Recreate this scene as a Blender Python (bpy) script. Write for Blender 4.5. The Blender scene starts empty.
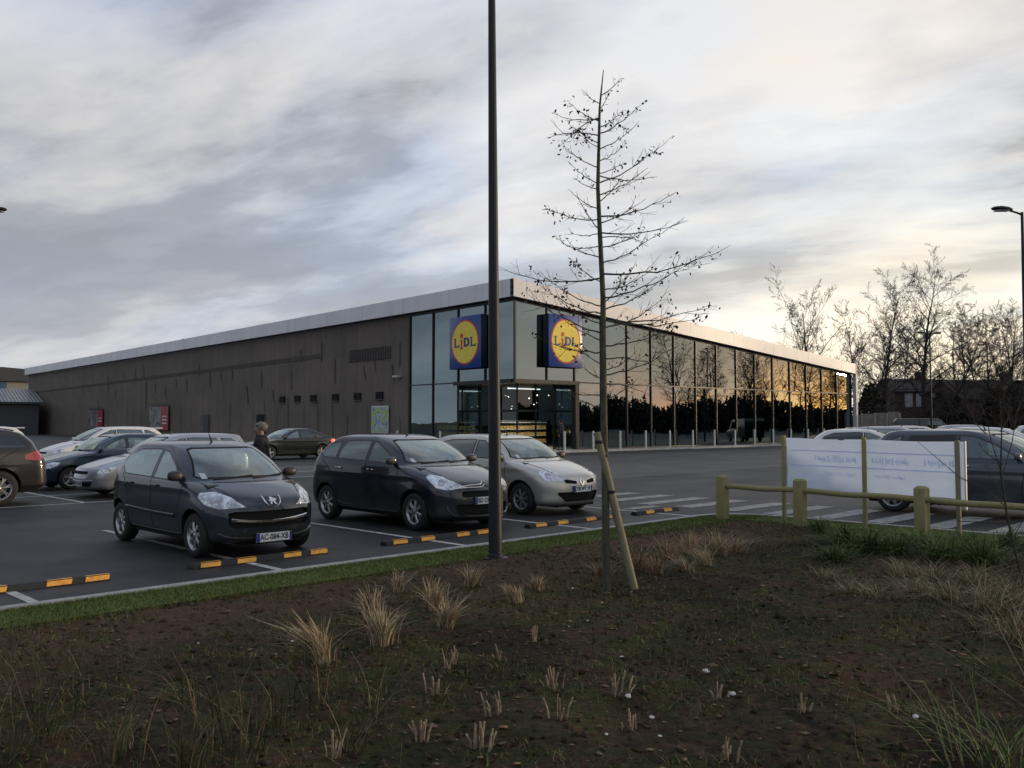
import bpy, bmesh, math, random
import numpy as np
from mathutils import Vector, Matrix, noise
from mathutils.bvhtree import BVHTree
R=math.radians; S2=math.sqrt(.5)
scene=bpy.context.scene
col=scene.collection
rng=random.Random(7)

# ------------------------------------------------------------------ materials
def newmat(name):
    m=bpy.data.materials.new(name); m.use_nodes=True
    return m,m.node_tree,m.node_tree.nodes['Principled BSDF']
def setp(b,**k):
    for n,v in k.items():
        n={'color':'Base Color','rough':'Roughness','metal':'Metallic','coat':'Coat Weight','spec':'Specular IOR Level','emis':'Emission Color','estr':'Emission Strength','trans':'Transmission Weight','sheen':'Sheen Weight'}[n]
        if n in('Base Color','Emission Color'): v=(*v,1)
        b.inputs[n].default_value=v
def ramp(nt,fac,stops):
    r=nt.nodes.new('ShaderNodeValToRGB'); e=r.color_ramp.elements
    while len(e)<len(stops): e.new(.5)
    for i,(p,c) in enumerate(stops):
        e[i].position=p; e[i].color=(*c,1) if len(c)==3 else c
    nt.links.new(fac,r.inputs[0]); return r.outputs[0]
def coords(nt,kind='Object',scale=(1,1,1),rot=(0,0,0)):
    t=nt.nodes.new('ShaderNodeTexCoord'); m=nt.nodes.new('ShaderNodeMapping')
    m.inputs['Scale'].default_value=scale; m.inputs['Rotation'].default_value=rot
    nt.links.new(t.outputs[kind],m.inputs[0]); return m.outputs[0]
def noisen(nt,vec,scale,detail=5,rough=.55,dist=0):
    n=nt.nodes.new('ShaderNodeTexNoise'); n.inputs['Scale'].default_value=scale; n.inputs['Detail'].default_value=detail
    n.inputs['Roughness'].default_value=rough; n.inputs['Distortion'].default_value=dist
    nt.links.new(vec,n.inputs['Vector']); return n.outputs['Fac']
def bumpn(nt,b,h,strength,dist=.01):
    n=nt.nodes.new('ShaderNodeBump'); n.inputs['Strength'].default_value=strength; n.inputs['Distance'].default_value=dist
    nt.links.new(h,n.inputs['Height']); nt.links.new(n.outputs[0],b.inputs['Normal']); return n
def mixc(nt,fac,a,b,mode='MIX'):
    n=nt.nodes.new('ShaderNodeMix'); n.data_type='RGBA'; n.blend_type=mode
    for s,v in((n.inputs[0],fac),(n.inputs[6],a),(n.inputs[7],b)):
        if isinstance(v,(int,float)): s.default_value=v
        elif isinstance(v,tuple): s.default_value=(*v,1)
        else: nt.links.new(v,s)
    return n.outputs[2]
def math_(nt,op,a,b=None,clamp=False):
    n=nt.nodes.new('ShaderNodeMath'); n.operation=op; n.use_clamp=clamp
    for s,v in zip(n.inputs,(a,b)):
        if v is None: continue
        if isinstance(v,(int,float)): s.default_value=v
        else: nt.links.new(v,s)
    return n.outputs[0]
M={}
def simple(name,c,rough=.6,metal=0,var=.25,scale=8,bump=.2,bd=.004,coat=0,spec=.5,kind='Object',sc=(1,1,1)):
    m,nt,b=newmat(name); v=coords(nt,kind,sc); n=noisen(nt,v,scale,6,.6)
    d=tuple(x*(1-var) for x in c); l=tuple(min(1,x*(1+var)) for x in c)
    nt.links.new(ramp(nt,n,[(.3,d),(.7,l)]),b.inputs['Base Color'])
    setp(b,rough=rough,metal=metal,coat=coat,spec=spec)
    if bump: bumpn(nt,b,noisen(nt,v,scale*6,4,.6),bump,bd)
    M[name]=m; return m
def paint(name,c,metal=.3,rough=.32,dirt=.0):
    m,nt,b=newmat(name); v=coords(nt); n=noisen(nt,v,2.2,5,.6)
    zz=nt.nodes.new('ShaderNodeSeparateXYZ'); nt.links.new(coords(nt),zz.inputs[0])
    low=math_(nt,'SUBTRACT',1,math_(nt,'MULTIPLY',zz.outputs[2],1.7),True)
    f=math_(nt,'MULTIPLY',low,n,True)
    dcol=(.075,.068,.058)
    nt.links.new(mixc(nt,math_(nt,'MULTIPLY',f,.75),c,dcol),b.inputs['Base Color'])
    nt.links.new(math_(nt,'ADD',math_(nt,'MULTIPLY',f,.5),rough,True),b.inputs['Roughness'])
    setp(b,metal=metal,coat=.8); b.inputs['Coat Roughness'].default_value=.04
    M[name]=m; return m
simple('rubber',(.012,.012,.013),.75,bump=.1); simple('black_plastic',(.02,.02,.022),.45,bump=.05)
simple('rim',(.42,.42,.43),.35,.85,.2,12,.05); simple('rim_dull',(.26,.26,.27),.45,.7,.3,12,.05)
simple('chrome',(.75,.75,.74),.12,1,.05,5,0); simple('dark_gap',(.004,.004,.005),.9,bump=0)
simple('seat_cloth',(.045,.045,.05),.85); simple('seat_light',(.2,.2,.2),.85)
simple('plate_white',(.72,.74,.72),.4,0,.08,20,0); simple('plate_blue',(.01,.03,.3),.4,0,.1,20,0)
simple('tail_red',(.30,.012,.012),.12,0,.3,30,.1,coat=1)
m,nt,b=newmat('tail_lit'); setp(b,color=(.7,.08,.04),rough=.2,emis=(1,.12,.05),estr=1.6); M['tail_lit']=m
def headmat():
    m,nt,b=newmat('headlamp'); v=coords(nt,scale=(1,1,1))
    w=nt.nodes.new('ShaderNodeTexVoronoi'); w.inputs['Scale'].default_value=16; nt.links.new(v,w.inputs['Vector'])
    n=noisen(nt,v,9,2,.5)
    nt.links.new(ramp(nt,n,[(.34,(.30,.32,.35)),(.5,(.6,.63,.68)),(.66,(.82,.85,.9))]),b.inputs['Base Color'])
    setp(b,rough=.22,metal=.55,coat=1); b.inputs['Coat Roughness'].default_value=.02
    bumpn(nt,b,w.outputs['Distance'],.7,.02); M['headlamp']=m
headmat()
simple('lens',(.42,.44,.48),.12,.9,.3,30,.2,coat=1); simple('amber',(.5,.16,.03),.2,0,.2,30,0,coat=1)
def glassmat(name,ior,tint,base=.0,rough=.0,wave=0,gc=(.84,.93,.91)):
    m=bpy.data.materials.new(name); m.use_nodes=True; nt=m.node_tree; nt.nodes.clear()
    o=nt.nodes.new('ShaderNodeOutputMaterial'); mx=nt.nodes.new('ShaderNodeMixShader')
    tr=nt.nodes.new('ShaderNodeBsdfTransparent'); tr.inputs[0].default_value=(*tint,1)
    gl=nt.nodes.new('ShaderNodeBsdfGlossy'); gl.inputs['Roughness'].default_value=rough; gl.inputs[0].default_value=(*gc,1)
    lw=nt.nodes.new('ShaderNodeLayerWeight'); lw.inputs[0].default_value=.5
    f=math_(nt,'ADD',math_(nt,'MULTIPLY',math_(nt,'POWER',lw.outputs['Facing'],4),1-ior),ior,True)
    if wave:
        g=nt.nodes.new('ShaderNodeNewGeometry')
        bp=nt.nodes.new('ShaderNodeBump'); bp.inputs['Strength'].default_value=1; bp.inputs['Distance'].default_value=wave
        v=coords(nt); n=noisen(nt,v,.55,2,.4); nt.links.new(n,bp.inputs['Height']); nt.links.new(bp.outputs[0],gl.inputs['Normal'])
    nt.links.new(f,mx.inputs[0]); nt.links.new(tr.outputs[0],mx.inputs[1]); nt.links.new(gl.outputs[0],mx.inputs[2]); nt.links.new(mx.outputs[0],o.inputs[0])
    M[name]=m
glassmat('car_glass',.25,(.46,.55,.52),.06)
glassmat('car_glass_dark',.12,(.10,.11,.11),.02)
glassmat('facade_glass',.27,(.06,.095,.105),0,0,.003,(.76,.94,.97))
glassmat('door_glass',.07,(.40,.46,.50),.0)
def asphalt(name,c,kind):
    m,nt,b=newmat(name); v=coords(nt)
    big=noisen(nt,v,.18,5,.6,.4); fine=noisen(nt,v,95,3,.7)
    c1=ramp(nt,big,[(.35,tuple(x*.78 for x in c)),(.65,tuple(x*1.25 for x in c))])
    c2=ramp(nt,fine,[(.35,(.45,.45,.45)),(.55,(1,1,1)),(.72,(1.9,1.9,1.9))])
    st=noisen(nt,v,.9,6,.65,.8); stain=ramp(nt,st,[(.36,(.5,.5,.51)),(.44,(1,1,1)),(.58,(1,1,1)),(.66,(1.5,1.46,1.4))])
    sp_=noisen(nt,v,3.5,2,.4); spot=ramp(nt,sp_,[(.20,(.45,.45,.45)),(.27,(1,1,1))])
    lane=noisen(nt,coords(nt,scale=(1,1,1),rot=(0,0,R(-45))),1,1); tl=nt.nodes.new('ShaderNodeTexWave'); tl.wave_type='BANDS'; tl.bands_direction='Y'; tl.inputs['Scale'].default_value=.12; tl.inputs['Distortion'].default_value=1.5; tl.inputs['Detail'].default_value=3
    nt.links.new(coords(nt,rot=(0,0,R(-45))),tl.inputs['Vector']); lane=ramp(nt,tl.outputs['Fac'],[(.0,(.86,.86,.86)),(.5,(1.08,1.08,1.08)),(1,(.95,.95,.95))])
    q=mixc(nt,1,c1,c2,'MULTIPLY'); q=mixc(nt,1,q,stain,'MULTIPLY'); q=mixc(nt,1,q,spot,'MULTIPLY'); q=mixc(nt,1,q,lane,'MULTIPLY')
    nt.links.new(q,b.inputs['Base Color'])
    rr=noisen(nt,v,.5,4,.6)
    nt.links.new(math_(nt,'ADD',math_(nt,'MULTIPLY',rr,.35),.45),b.inputs['Roughness']); setp(b,spec=.35)
    bumpn(nt,b,fine,.5,.006); M[name]=m
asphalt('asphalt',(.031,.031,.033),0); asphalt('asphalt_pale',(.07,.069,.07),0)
simple('line_white',(.45,.45,.43),.8,0,.45,9,.3); simple('line_worn',(.27,.27,.26),.85,0,.55,5,.3); simple('concrete',(.30,.29,.27),.8,0,.3,6,.4); simple('kerb_stone',(.34,.34,.32),.85,0,.25,10,.4)
simple('pavement',(.25,.245,.235),.85,0,.2,3,.3)
simple('pad_orange',(.85,.36,.045),.5,0,.35,14,.3); simple('stop_rubber',(.02,.02,.021),.8,0,.3,12,.3)
simple('pole_paint',(.013,.015,.021),.5,0,.2,6,.05,spec=.35); simple('lamp_glass',(.35,.36,.36),.25)
def wood(name,c,grain=(18,18,1.2)):
    m,nt,b=newmat(name); v=coords(nt,scale=grain); n=noisen(nt,v,3,6,.65,.6); n2=noisen(nt,coords(nt),2.5,3,.5)
    a=ramp(nt,n,[(.3,tuple(x*.55 for x in c)),(.55,c),(.75,tuple(x*1.35 for x in c))])
    nt.links.new(mixc(nt,n2,a,(c[0]*.5,c[1]*.62,c[2]*.5)),b.inputs['Base Color']); setp(b,rough=.8); bumpn(nt,b,n,.5,.01); M[name]=m
wood('fence_wood',(.37,.31,.15)); wood('stake_wood',(.30,.26,.17)); wood('grey_wood',(.3,.26,.2))
def bark(name,c,sc=(1,1,.25)):
    m,nt,b=newmat(name); v=coords(nt,scale=sc); n=noisen(nt,v,40,6,.7); 
    nt.links.new(ramp(nt,n,[(.35,tuple(x*.5 for x in c)),(.65,tuple(x*1.4 for x in c))]),b.inputs['Base Color']); setp(b,rough=.9); bumpn(nt,b,n,.6,.01); M[name]=m
bark('bark',(.045,.04,.032)); bark('bark_far',(.028,.024,.023)); bark('bark_young',(.07,.07,.045)); bark('twig',(.05,.035,.028))
def leafy(name,c1,c2,scale=30,rough=.7,trans=.0):
    m,nt,b=newmat(name); v=coords(nt); n=noisen(nt,v,scale,4,.6); n2=noisen(nt,v,1.3,3,.6)
    a=ramp(nt,n,[(.35,c1),(.65,c2)]); nt.links.new(mixc(nt,math_(nt,'MULTIPLY',n2,.6),a,tuple(x*.35 for x in c1)),b.inputs['Base Color']); setp(b,rough=rough,spec=.25); M[name]=m
leafy('turf',(.075,.12,.018),(.16,.22,.04)); leafy('weed',(.035,.05,.014),(.08,.09,.028)); leafy('weed_pale',(.12,.12,.05),(.22,.2,.09))
leafy('straw',(.42,.33,.20),(.66,.54,.36)); leafy('straw_dark',(.14,.10,.055),(.26,.2,.12)); leafy('straw_red',(.22,.115,.06),(.38,.22,.13))
leafy('green_leaf',(.07,.12,.025),(.17,.24,.06)); leafy('dead_leaf',(.06,.033,.018),(.13,.07,.035)); leafy('evergreen',(.022,.026,.016),(.048,.050,.030))
leafy('cut_stem',(.22,.16,.11),(.50,.40,.28))
simple('stone_white',(.6,.58,.54),.7,0,.3,20,.4); simple('clod',(.034,.020,.011),.95,0,.5,20,.8,.01); simple('chip',(.11,.085,.055),.9,0,.5,9,.3)
def soil():
    m,nt,b=newmat('soil'); v=coords(nt)
    n1=noisen(nt,v,.55,6,.65,.5); n2=noisen(nt,v,16,6,.7); n3=noisen(nt,v,60,3,.7); n4=noisen(nt,v,2.0,6,.7,1.0)
    br=ramp(nt,n2,[(.28,(.005,.0035,.002)),(.5,(.047,.027,.014)),(.75,(.115,.068,.037))])
    gr=ramp(nt,n2,[(.3,(.007,.010,.002)),(.7,(.056,.066,.017))])
    a=mixc(nt,ramp(nt,n4,[(.43,(0,0,0)),(.56,(.9,.9,.9))]),br,gr)
    rd=mixc(nt,ramp(nt,n1,[(.52,(0,0,0)),(.66,(.7,.7,.7))]),a,(.060,.030,.016))
    dd=nt.nodes.new('ShaderNodeVectorMath'); dd.operation='DOT_PRODUCT'; nt.links.new(v,dd.inputs[0]); dd.inputs[1].default_value=(-S2,S2,0)
    wet=noisen(nt,v,.8,5,.6,1.2); rd=mixc(nt,1,rd,ramp(nt,wet,[(.36,(.45,.45,.45)),(.5,(1,1,1)),(.66,(1.35,1.3,1.2))]),'MULTIPLY')
    d8=math_(nt,'DIVIDE',math_(nt,'ADD',dd.outputs['Value'],math_(nt,'MULTIPLY',n4,.9)),10,True)
    rd=mixc(nt,ramp(nt,d8,[(.66,(0,0,0)),(.78,(.75,.75,.75))]),rd,mixc(nt,n2,(.040,.022,.012),(.145,.085,.05)))
    sp=ramp(nt,n3,[(.69,(0,0,0)),(.74,(.7,.7,.7))])
    nt.links.new(mixc(nt,sp,rd,(.13,.105,.075)),b.inputs['Base Color']); setp(b,rough=.95,spec=.2)
    h=math_(nt,'ADD',n2,math_(nt,'MULTIPLY',n3,.5)); bumpn(nt,b,h,.9,.03); M['soil']=m
soil()
def ground_far():
    m,nt,b=newmat('far_ground'); v=coords(nt); n=noisen(nt,v,.08,6,.6)
    nt.links.new(ramp(nt,n,[(.35,(.03,.036,.016)),(.65,(.06,.055,.03))]),b.inputs['Base Color']); setp(b,rough=.95); M['far_ground']=m
ground_far()
def cladding():
    m,nt,b=newmat('wood_cladding')
    t=nt.nodes.new('ShaderNodeTexCoord'); s=nt.nodes.new('ShaderNodeSeparateXYZ'); nt.links.new(t.outputs['Object'],s.inputs[0])
    idx=math_(nt,'FLOOR',math_(nt,'MULTIPLY',s.outputs[1],6.5)); fr=math_(nt,'FRACT',math_(nt,'MULTIPLY',s.outputs[1],6.5))
    wn=nt.nodes.new('ShaderNodeTexWhiteNoise'); wn.noise_dimensions='1D'; nt.links.new(idx,wn.inputs['W'])
    base=ramp(nt,wn.outputs['Value'],[(0,(.158,.134,.112)),(.5,(.172,.146,.122)),(1,(.188,.160,.134))])
    v=coords(nt,scale=(1,5,.35)); n=noisen(nt,v,2.2,6,.7,.3)
    c=mixc(nt,.6,base,ramp(nt,n,[(.3,(.62,.62,.62)),(.7,(1.2,1.18,1.14))]),'MULTIPLY')
    gap=ramp(nt,fr,[(.0,(.45,.45,.45)),(.07,(1,1,1)),(.93,(1,1,1)),(1,(.45,.45,.45))])
    c=mixc(nt,1,c,gap,'MULTIPLY')
    big=noisen(nt,coords(nt,scale=(1,.12,.25)),1.2,4,.6)
    c=mixc(nt,.5,c,ramp(nt,big,[(.35,(.65,.65,.66)),(.65,(1.2,1.18,1.15))]),'MULTIPLY')
    nt.links.new(c,b.inputs['Base Color']); setp(b,rough=.8); bumpn(nt,b,gap,.5,.01); M['wood_cladding']=m
cladding()
simple('cladding_dark',(.085,.073,.064),.85,0,.4,3,.2); simple('louvre',(.10,.09,.08),.6)
def fascia():
    m,nt,b=newmat('fascia_white'); t=nt.nodes.new('ShaderNodeTexCoord'); s=nt.nodes.new('ShaderNodeSeparateXYZ'); nt.links.new(t.outputs['Object'],s.inputs[0])
    a=math_(nt,'FRACT',math_(nt,'MULTIPLY',math_(nt,'ADD',s.outputs[0],s.outputs[1]),.2))
    g=ramp(nt,a,[(0,(.45,.45,.45)),(.006,(1,1,1)),(.994,(1,1,1)),(1,(.45,.45,.45))])
    n=noisen(nt,coords(nt,scale=(1,1,.4)),.8,5,.6)
    c=mixc(nt,1,g,ramp(nt,n,[(.3,(.68,.69,.72)),(.7,(.82,.82,.84))]),'MULTIPLY')
    nt.links.new(c,b.inputs['Base Color']); setp(b,rough=.4,metal=.0); M['fascia_white']=m
fascia()
simple('mullion',(.020,.021,.024),.4,.3,.15,5,.05); simple('white_metal',(.62,.62,.61),.45,0,.1,5,.05)
simple('sign_blue',(.004,.045,.27),.3,0,.15,3,0,coat=.3); simple('sign_side',(.004,.008,.03),.3,0,.2,3,0)
simple('sign_yellow',(.9,.68,.015),.3,0,.1,3,0,coat=.3); simple('sign_red',(.62,.02,.02),.3,0,.1,3,0); simple('letter_blue',(.01,.025,.20),.3,0,.1,3,0)
simple('bollard_paint',(.6,.6,.58),.5,0,.15,9,.1)
simple('brick',(.10,.068,.056),.9,0,.35,7,.4,.01); simple('roof_tile',(.06,.046,.042),.85,0,.3,9,.4,.01); simple('render_pale',(.33,.32,.29),.9)
simple('concrete_panel',(.17,.155,.14),.9,0,.25,2,.3); simple('blue_panel',(.06,.13,.22),.6); simple('metal_roof',(.28,.29,.29),.5,.3,.3,1.2,.1)
simple('dark_wall',(.06,.065,.07),.7); simple('pane_pale',(.45,.5,.55),.12,0,.1,5,0); simple('shop_floor',(.3,.29,.27),.4); simple('shop_dark',(.03,.03,.035),.8)
m,nt,b=newmat('lamp_emit'); setp(b,color=(1,1,1),emis=(1,.84,.6),estr=2.2); M['lamp_emit']=m
m,nt,b=newmat('tube_emit'); setp(b,color=(1,1,1),emis=(1,.97,.9),estr=2.5); M['tube_emit']=m
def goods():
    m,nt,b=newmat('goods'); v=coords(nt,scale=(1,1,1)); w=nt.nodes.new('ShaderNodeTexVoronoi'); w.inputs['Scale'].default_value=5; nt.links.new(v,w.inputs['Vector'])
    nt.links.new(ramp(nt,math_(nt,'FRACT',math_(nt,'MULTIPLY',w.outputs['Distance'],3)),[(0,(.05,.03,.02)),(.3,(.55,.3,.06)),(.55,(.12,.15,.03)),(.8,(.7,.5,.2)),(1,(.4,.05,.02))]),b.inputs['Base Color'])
    nt.links.new(b.inputs['Base Color'].links[0].from_socket,b.inputs['Emission Color']); setp(b,estr=.4); M['goods']=m  # goods glow faintly in their own colours, standing in for shop lighting
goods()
def posterm(name,stops,scale,em=0):
    m,nt,b=newmat(name); n=noisen(nt,coords(nt),scale,3,.6,1.5); nt.links.new(ramp(nt,n,stops),b.inputs['Base Color']); setp(b,rough=.35); M[name]=m
posterm('poster_colour',[(.35,(.5,.55,.12)),(.45,(.25,.4,.08)),(.52,(.45,.6,.7)),(.6,(.08,.15,.3)),(.7,(.5,.6,.65))],1.7)
posterm('poster_grey',[(.35,(.03,.03,.035)),(.5,(.16,.16,.17)),(.6,(.35,.34,.33)),(.7,(.08,.07,.07))],1.3)
posterm('poster_red',[(.35,(.30,.015,.03)),(.7,(.42,.03,.05))],1)
simple('cloth_black',(.012,.012,.014),.9); simple('cloth_navy',(.02,.022,.03),.9); simple('skin',(.27,.16,.115),.55,0,.08,10,.05); simple('hair_grey',(.17,.15,.13),.8,0,.4,40,.6); simple('hair_dark',(.02,.015,.012),.8,0,.4,40,.6)
simple('shoe',(.015,.013,.012),.5)
def banner(nm='banner_cloth',k=1.0):
    m,nt,b=newmat(nm); v=coords(nt); n=noisen(nt,v,2.5,4,.6,.5)
    nt.links.new(ramp(nt,n,[(.3,(.82*k,.85*k,.92*k**.4)),(.7,(.92*k,.94*k,.98*k**.4))]),b.inputs['Base Color']); setp(b,rough=.7)
    tr_=nt.nodes.new('ShaderNodeBsdfTranslucent'); tr_.inputs[0].default_value=(.50,.66,.98,1); mx_=nt.nodes.new('ShaderNodeMixShader'); mx_.inputs[0].default_value=.38; ou=nt.nodes['Material Output']; nt.links.new(b.outputs[0],mx_.inputs[1]); nt.links.new(tr_.outputs[0],mx_.inputs[2]); nt.links.new(mx_.outputs[0],ou.inputs[0])
    bumpn(nt,b,noisen(nt,coords(nt,scale=(.6,1,3)),3,3,.5),.4,.03); M[nm]=m
banner(); banner('banner_band',.84); banner('banner_ghost',.93)

# ------------------------------------------------------------------ helpers
def prop(o,label=None,cat=None,group=None,kind=None):
    if label: o['label']=label
    if cat: o['category']=cat
    if group: o['group']=group
    if kind: o['kind']=kind
    return o
def thing(name,label,cat,loc=(0,0,0),rz=0,group=None):
    o=bpy.data.objects.new(name,None); col.objects.link(o); o.location=loc; o.rotation_euler=(0,0,rz); o.empty_display_size=.2
    return prop(o,label,cat,group)
def link(name,me,parent=None):
    o=bpy.data.objects.new(name,me); col.objects.link(o)
    if parent: o.parent=parent
    return o
def copytree(o,parent=None):
    c=o.copy(); col.objects.link(c)
    if parent: c.parent=parent
    for ch in list(o.children): copytree(ch,c)
    return c
class MB:
    def __init__(s): s.v=[];s.f=[];s.m=[];s.mats=[]
    def mi(s,m):
        if m not in s.mats: s.mats.append(m)
        return s.mats.index(m)
    def add(s,vs,fs,mat):
        k=len(s.v); s.v+= [tuple(v) for v in vs]; i=s.mi(mat)
        for f in fs: s.f.append([a+k for a in f]); s.m.append(i)
    def box(s,c,d,mat,rz=0,bev=0,tx=None):
        x,y,z=[a/2 for a in d]
        P=[(-x,-y,-z),(x,-y,-z),(x,y,-z),(-x,y,-z),(-x,-y,z),(x,-y,z),(x,y,z),(-x,y,z)]
        mt=Matrix.Rotation(rz,4,'Z') if tx is None else tx
        P=[mt@Vector(p)+Vector(c) for p in P]
        s.add(P,[(0,3,2,1),(4,5,6,7),(0,1,5,4),(1,2,6,5),(2,3,7,6),(3,0,4,7)],mat)
    def tube(s,pts,rad,mat,n=8,cap=True):
        pts=[Vector(p) for p in pts]
        if not isinstance(rad,(list,tuple)): rad=[rad]*len(pts)
        vs=[];fs=[];up=None
        for i,p in enumerate(pts):
            d=(pts[min(i+1,len(pts)-1)]-pts[max(i-1,0)]); d=d.normalized() if d.length>1e-9 else Vector((0,0,1))
            if up is None: up=Vector((1,0,0)) if abs(d.x)<.9 else Vector((0,1,0))
            a=(up-d*up.dot(d)); a=a.normalized() if a.length>1e-6 else d.orthogonal().normalized(); up=a
            b=d.cross(a)
            for j in range(n):
                t=2*math.pi*j/n; vs.append(p+(a*math.cos(t)+b*math.sin(t))*rad[i])
        for i in range(len(pts)-1):
            for j in range(n):
                k=(j+1)%n; fs.append((i*n+j,i*n+k,(i+1)*n+k,(i+1)*n+j))
        if cap: fs.append(tuple(range(n))[::-1]); fs.append(tuple((len(pts)-1)*n+j for j in range(n)))
        s.add(vs,fs,mat)
    def lathe(s,prof,mat,n=32,axis='Z',c=(0,0,0),closed=False):
        vs=[];fs=[]
        for i,(r,h) in enumerate(prof):
            for j in range(n):
                t=2*math.pi*j/n; a,b=r*math.cos(t),r*math.sin(t)
                p=(a,b,h) if axis=='Z' else ((a,h,b) if axis=='Y' else (h,a,b))
                vs.append((p[0]+c[0],p[1]+c[1],p[2]+c[2]))
        L=len(prof)
        for i in range(L-(0 if closed else 1)):
            i2=(i+1)%L
            for j in range(n): fs.append((i*n+j,i*n+(j+1)%n,i2*n+(j+1)%n,i2*n+j))
        s.add(vs,fs,mat)
    def prism(s,poly,o,A,B,depth,mat):   # polygon (a,b) in frame o+aA+bB, extruded along A x B by depth
        A=Vector(A);B=Vector(B);N=A.cross(B).normalized();o=Vector(o);n=len(poly)
        vs=[o+A*a+B*b for a,b in poly]+[o+A*a+B*b+N*depth for a,b in poly]
        fs=[tuple(range(n))[::-1],tuple(range(n,2*n))]+[(i,(i+1)%n,n+(i+1)%n,n+i) for i in range(n)]
        s.add(vs,fs,mat)
    def build(s,name,parent=None,smooth=None,bevel=0):
        me=bpy.data.meshes.new(name); me.from_pydata([tuple(v) for v in s.v],[],s.f)
        for m in s.mats: me.materials.append(M[m])
        me.polygons.foreach_set('material_index',s.m)
        bm=bmesh.new(); bm.from_mesh(me); bmesh.ops.recalc_face_normals(bm,faces=bm.faces)
        if bevel: bmesh.ops.bevel(bm,geom=[e for e in bm.edges if e.calc_face_angle(0)>.5],offset=bevel,segments=2,profile=.6,affect='EDGES',clamp_overlap=True)
        bm.to_mesh(me); bm.free()
        if smooth or bevel:
            me.polygons.foreach_set('use_smooth',[True]*len(me.polygons)); me.set_sharp_from_angle(angle=R(smooth or 40))
        return link(name,me,parent)
def rawmesh(name,V,F,mats,parent=None,midx=None,smooth=False):
    me=bpy.data.meshes.new(name); V=np.asarray(V,np.float32); F=np.asarray(F,np.int32); k=F.shape[1]
    me.vertices.add(len(V)); me.vertices.foreach_set('co',V.ravel()); me.loops.add(F.size); me.loops.foreach_set('vertex_index',F.ravel())
    me.polygons.add(len(F)); me.polygons.foreach_set('loop_start',np.arange(0,F.size,k,dtype=np.int32))
    if midx is not None: me.polygons.foreach_set('material_index',np.asarray(midx,np.int32))
    if smooth: me.polygons.foreach_set('use_smooth',np.ones(len(F),bool))
    for m in mats: me.materials.append(M[m])
    me.update(); me.validate(); return link(name,me,parent)
def textmesh(txt,size,mat,bold=0,name='text'):
    cu=bpy.data.curves.new('t','FONT'); cu.body=txt; cu.size=size; cu.extrude=.002; cu.offset=bold; cu.align_x='CENTER'; cu.align_y='CENTER'; cu.resolution_u=2
    o=bpy.data.objects.new('t',cu); col.objects.link(o); dg=bpy.context.evaluated_depsgraph_get(); dg.update()
    me=bpy.data.meshes.new_from_object(o.evaluated_get(dg)); bpy.data.objects.remove(o); me.materials.clear(); me.materials.append(M[mat]); return me
def uv(u,v,z=0): return ((u-v)*S2,(u+v)*S2,z)   # car-park frame: u along the kerb, v away from the kerb

# ------------------------------------------------------------------ camera
F=890.;HC=1.73;PIT=math.atan(38/F)
cam=bpy.data.cameras.new('camera'); cam.sensor_fit='HORIZONTAL'; cam.sensor_width=36; cam.lens=36*F/1024; cam.clip_end=3000; cam.clip_start=.05
co=bpy.data.objects.new('camera',cam); col.objects.link(co); co.location=(0,0,HC); co.rotation_euler=(math.pi/2+PIT,0,0); scene.camera=co

# ------------------------------------------------------------------ sky + sun
SKY_A=(2.2,11.3,3)
SAZ=R(77);SEL=R(4.2)
sd=Vector((math.sin(SAZ)*math.cos(SEL),math.cos(SAZ)*math.cos(SEL),math.sin(SEL)))
w=bpy.data.worlds.new('World'); scene.world=w; w.use_nodes=True; nt=w.node_tree
bg=nt.nodes['Background']; bg.inputs['Strength'].default_value=.1
sky=nt.nodes.new('ShaderNodeTexSky'); sky.sky_type='NISHITA'; sky.sun_disc=False; sky.sun_elevation=SEL; sky.sun_rotation=SAZ; sky.dust_density=2
tc=nt.nodes.new('ShaderNodeTexCoord'); nrm=nt.nodes.new('ShaderNodeVectorMath'); nrm.operation='NORMALIZE'; nt.links.new(tc.outputs['Generated'],nrm.inputs[0])
sp=nt.nodes.new('ShaderNodeSeparateXYZ'); nt.links.new(nrm.outputs[0],sp.inputs[0])
zc=math_(nt,'MAXIMUM',sp.outputs[2],0.0)
zd=math_(nt,'ADD',zc,.20)
cx=math_(nt,'DIVIDE',sp.outputs[0],zd); cy=math_(nt,'DIVIDE',sp.outputs[1],zd)
cb=nt.nodes.new('ShaderNodeCombineXYZ'); nt.links.new(cx,cb.inputs[0]); nt.links.new(cy,cb.inputs[1])
def cl(scale,rotz,sc,off,detail,rough,dist):
    mp=nt.nodes.new('ShaderNodeMapping'); mp.vector_type='TEXTURE'; mp.inputs['Rotation'].default_value=(0,0,rotz); mp.inputs['Scale'].default_value=sc; mp.inputs['Location'].default_value=off
    nt.links.new(cb.outputs[0],mp.inputs[0]); return noisen(nt,mp.outputs[0],scale,detail,rough,dist)
nA=cl(.8,R(152),(1.7,1,1),SKY_A,4,.5,.2)
nB=cl(2.1,R(148),(1.8,1,1),(7.3,2.2,.4),6,.52,.25)
nC=cl(8,R(155),(1.8,1,1),(1.3,9.2,.9),6,.6,.3)
dens=math_(nt,'ADD',math_(nt,'ADD',math_(nt,'MULTIPLY',nA,.56),math_(nt,'MULTIPLY',nB,.36)),math_(nt,'MULTIPLY',nC,.10))
cloud=ramp(nt,dens,[(.43,(.26,.295,.37)),(.48,(.34,.38,.455)),(.51,(.48,.525,.605)),(.54,(.59,.62,.68)),(.60,(.75,.77,.80))])
dt=nt.nodes.new('ShaderNodeVectorMath'); dt.operation='DOT_PRODUCT'; nt.links.new(nrm.outputs[0],dt.inputs[0]); dt.inputs[1].default_value=sd
dc=math_(nt,'MAXIMUM',dt.outputs['Value'],0)
low=math_(nt,'POWER',math_(nt,'SUBTRACT',1,zc,True),4)
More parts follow.
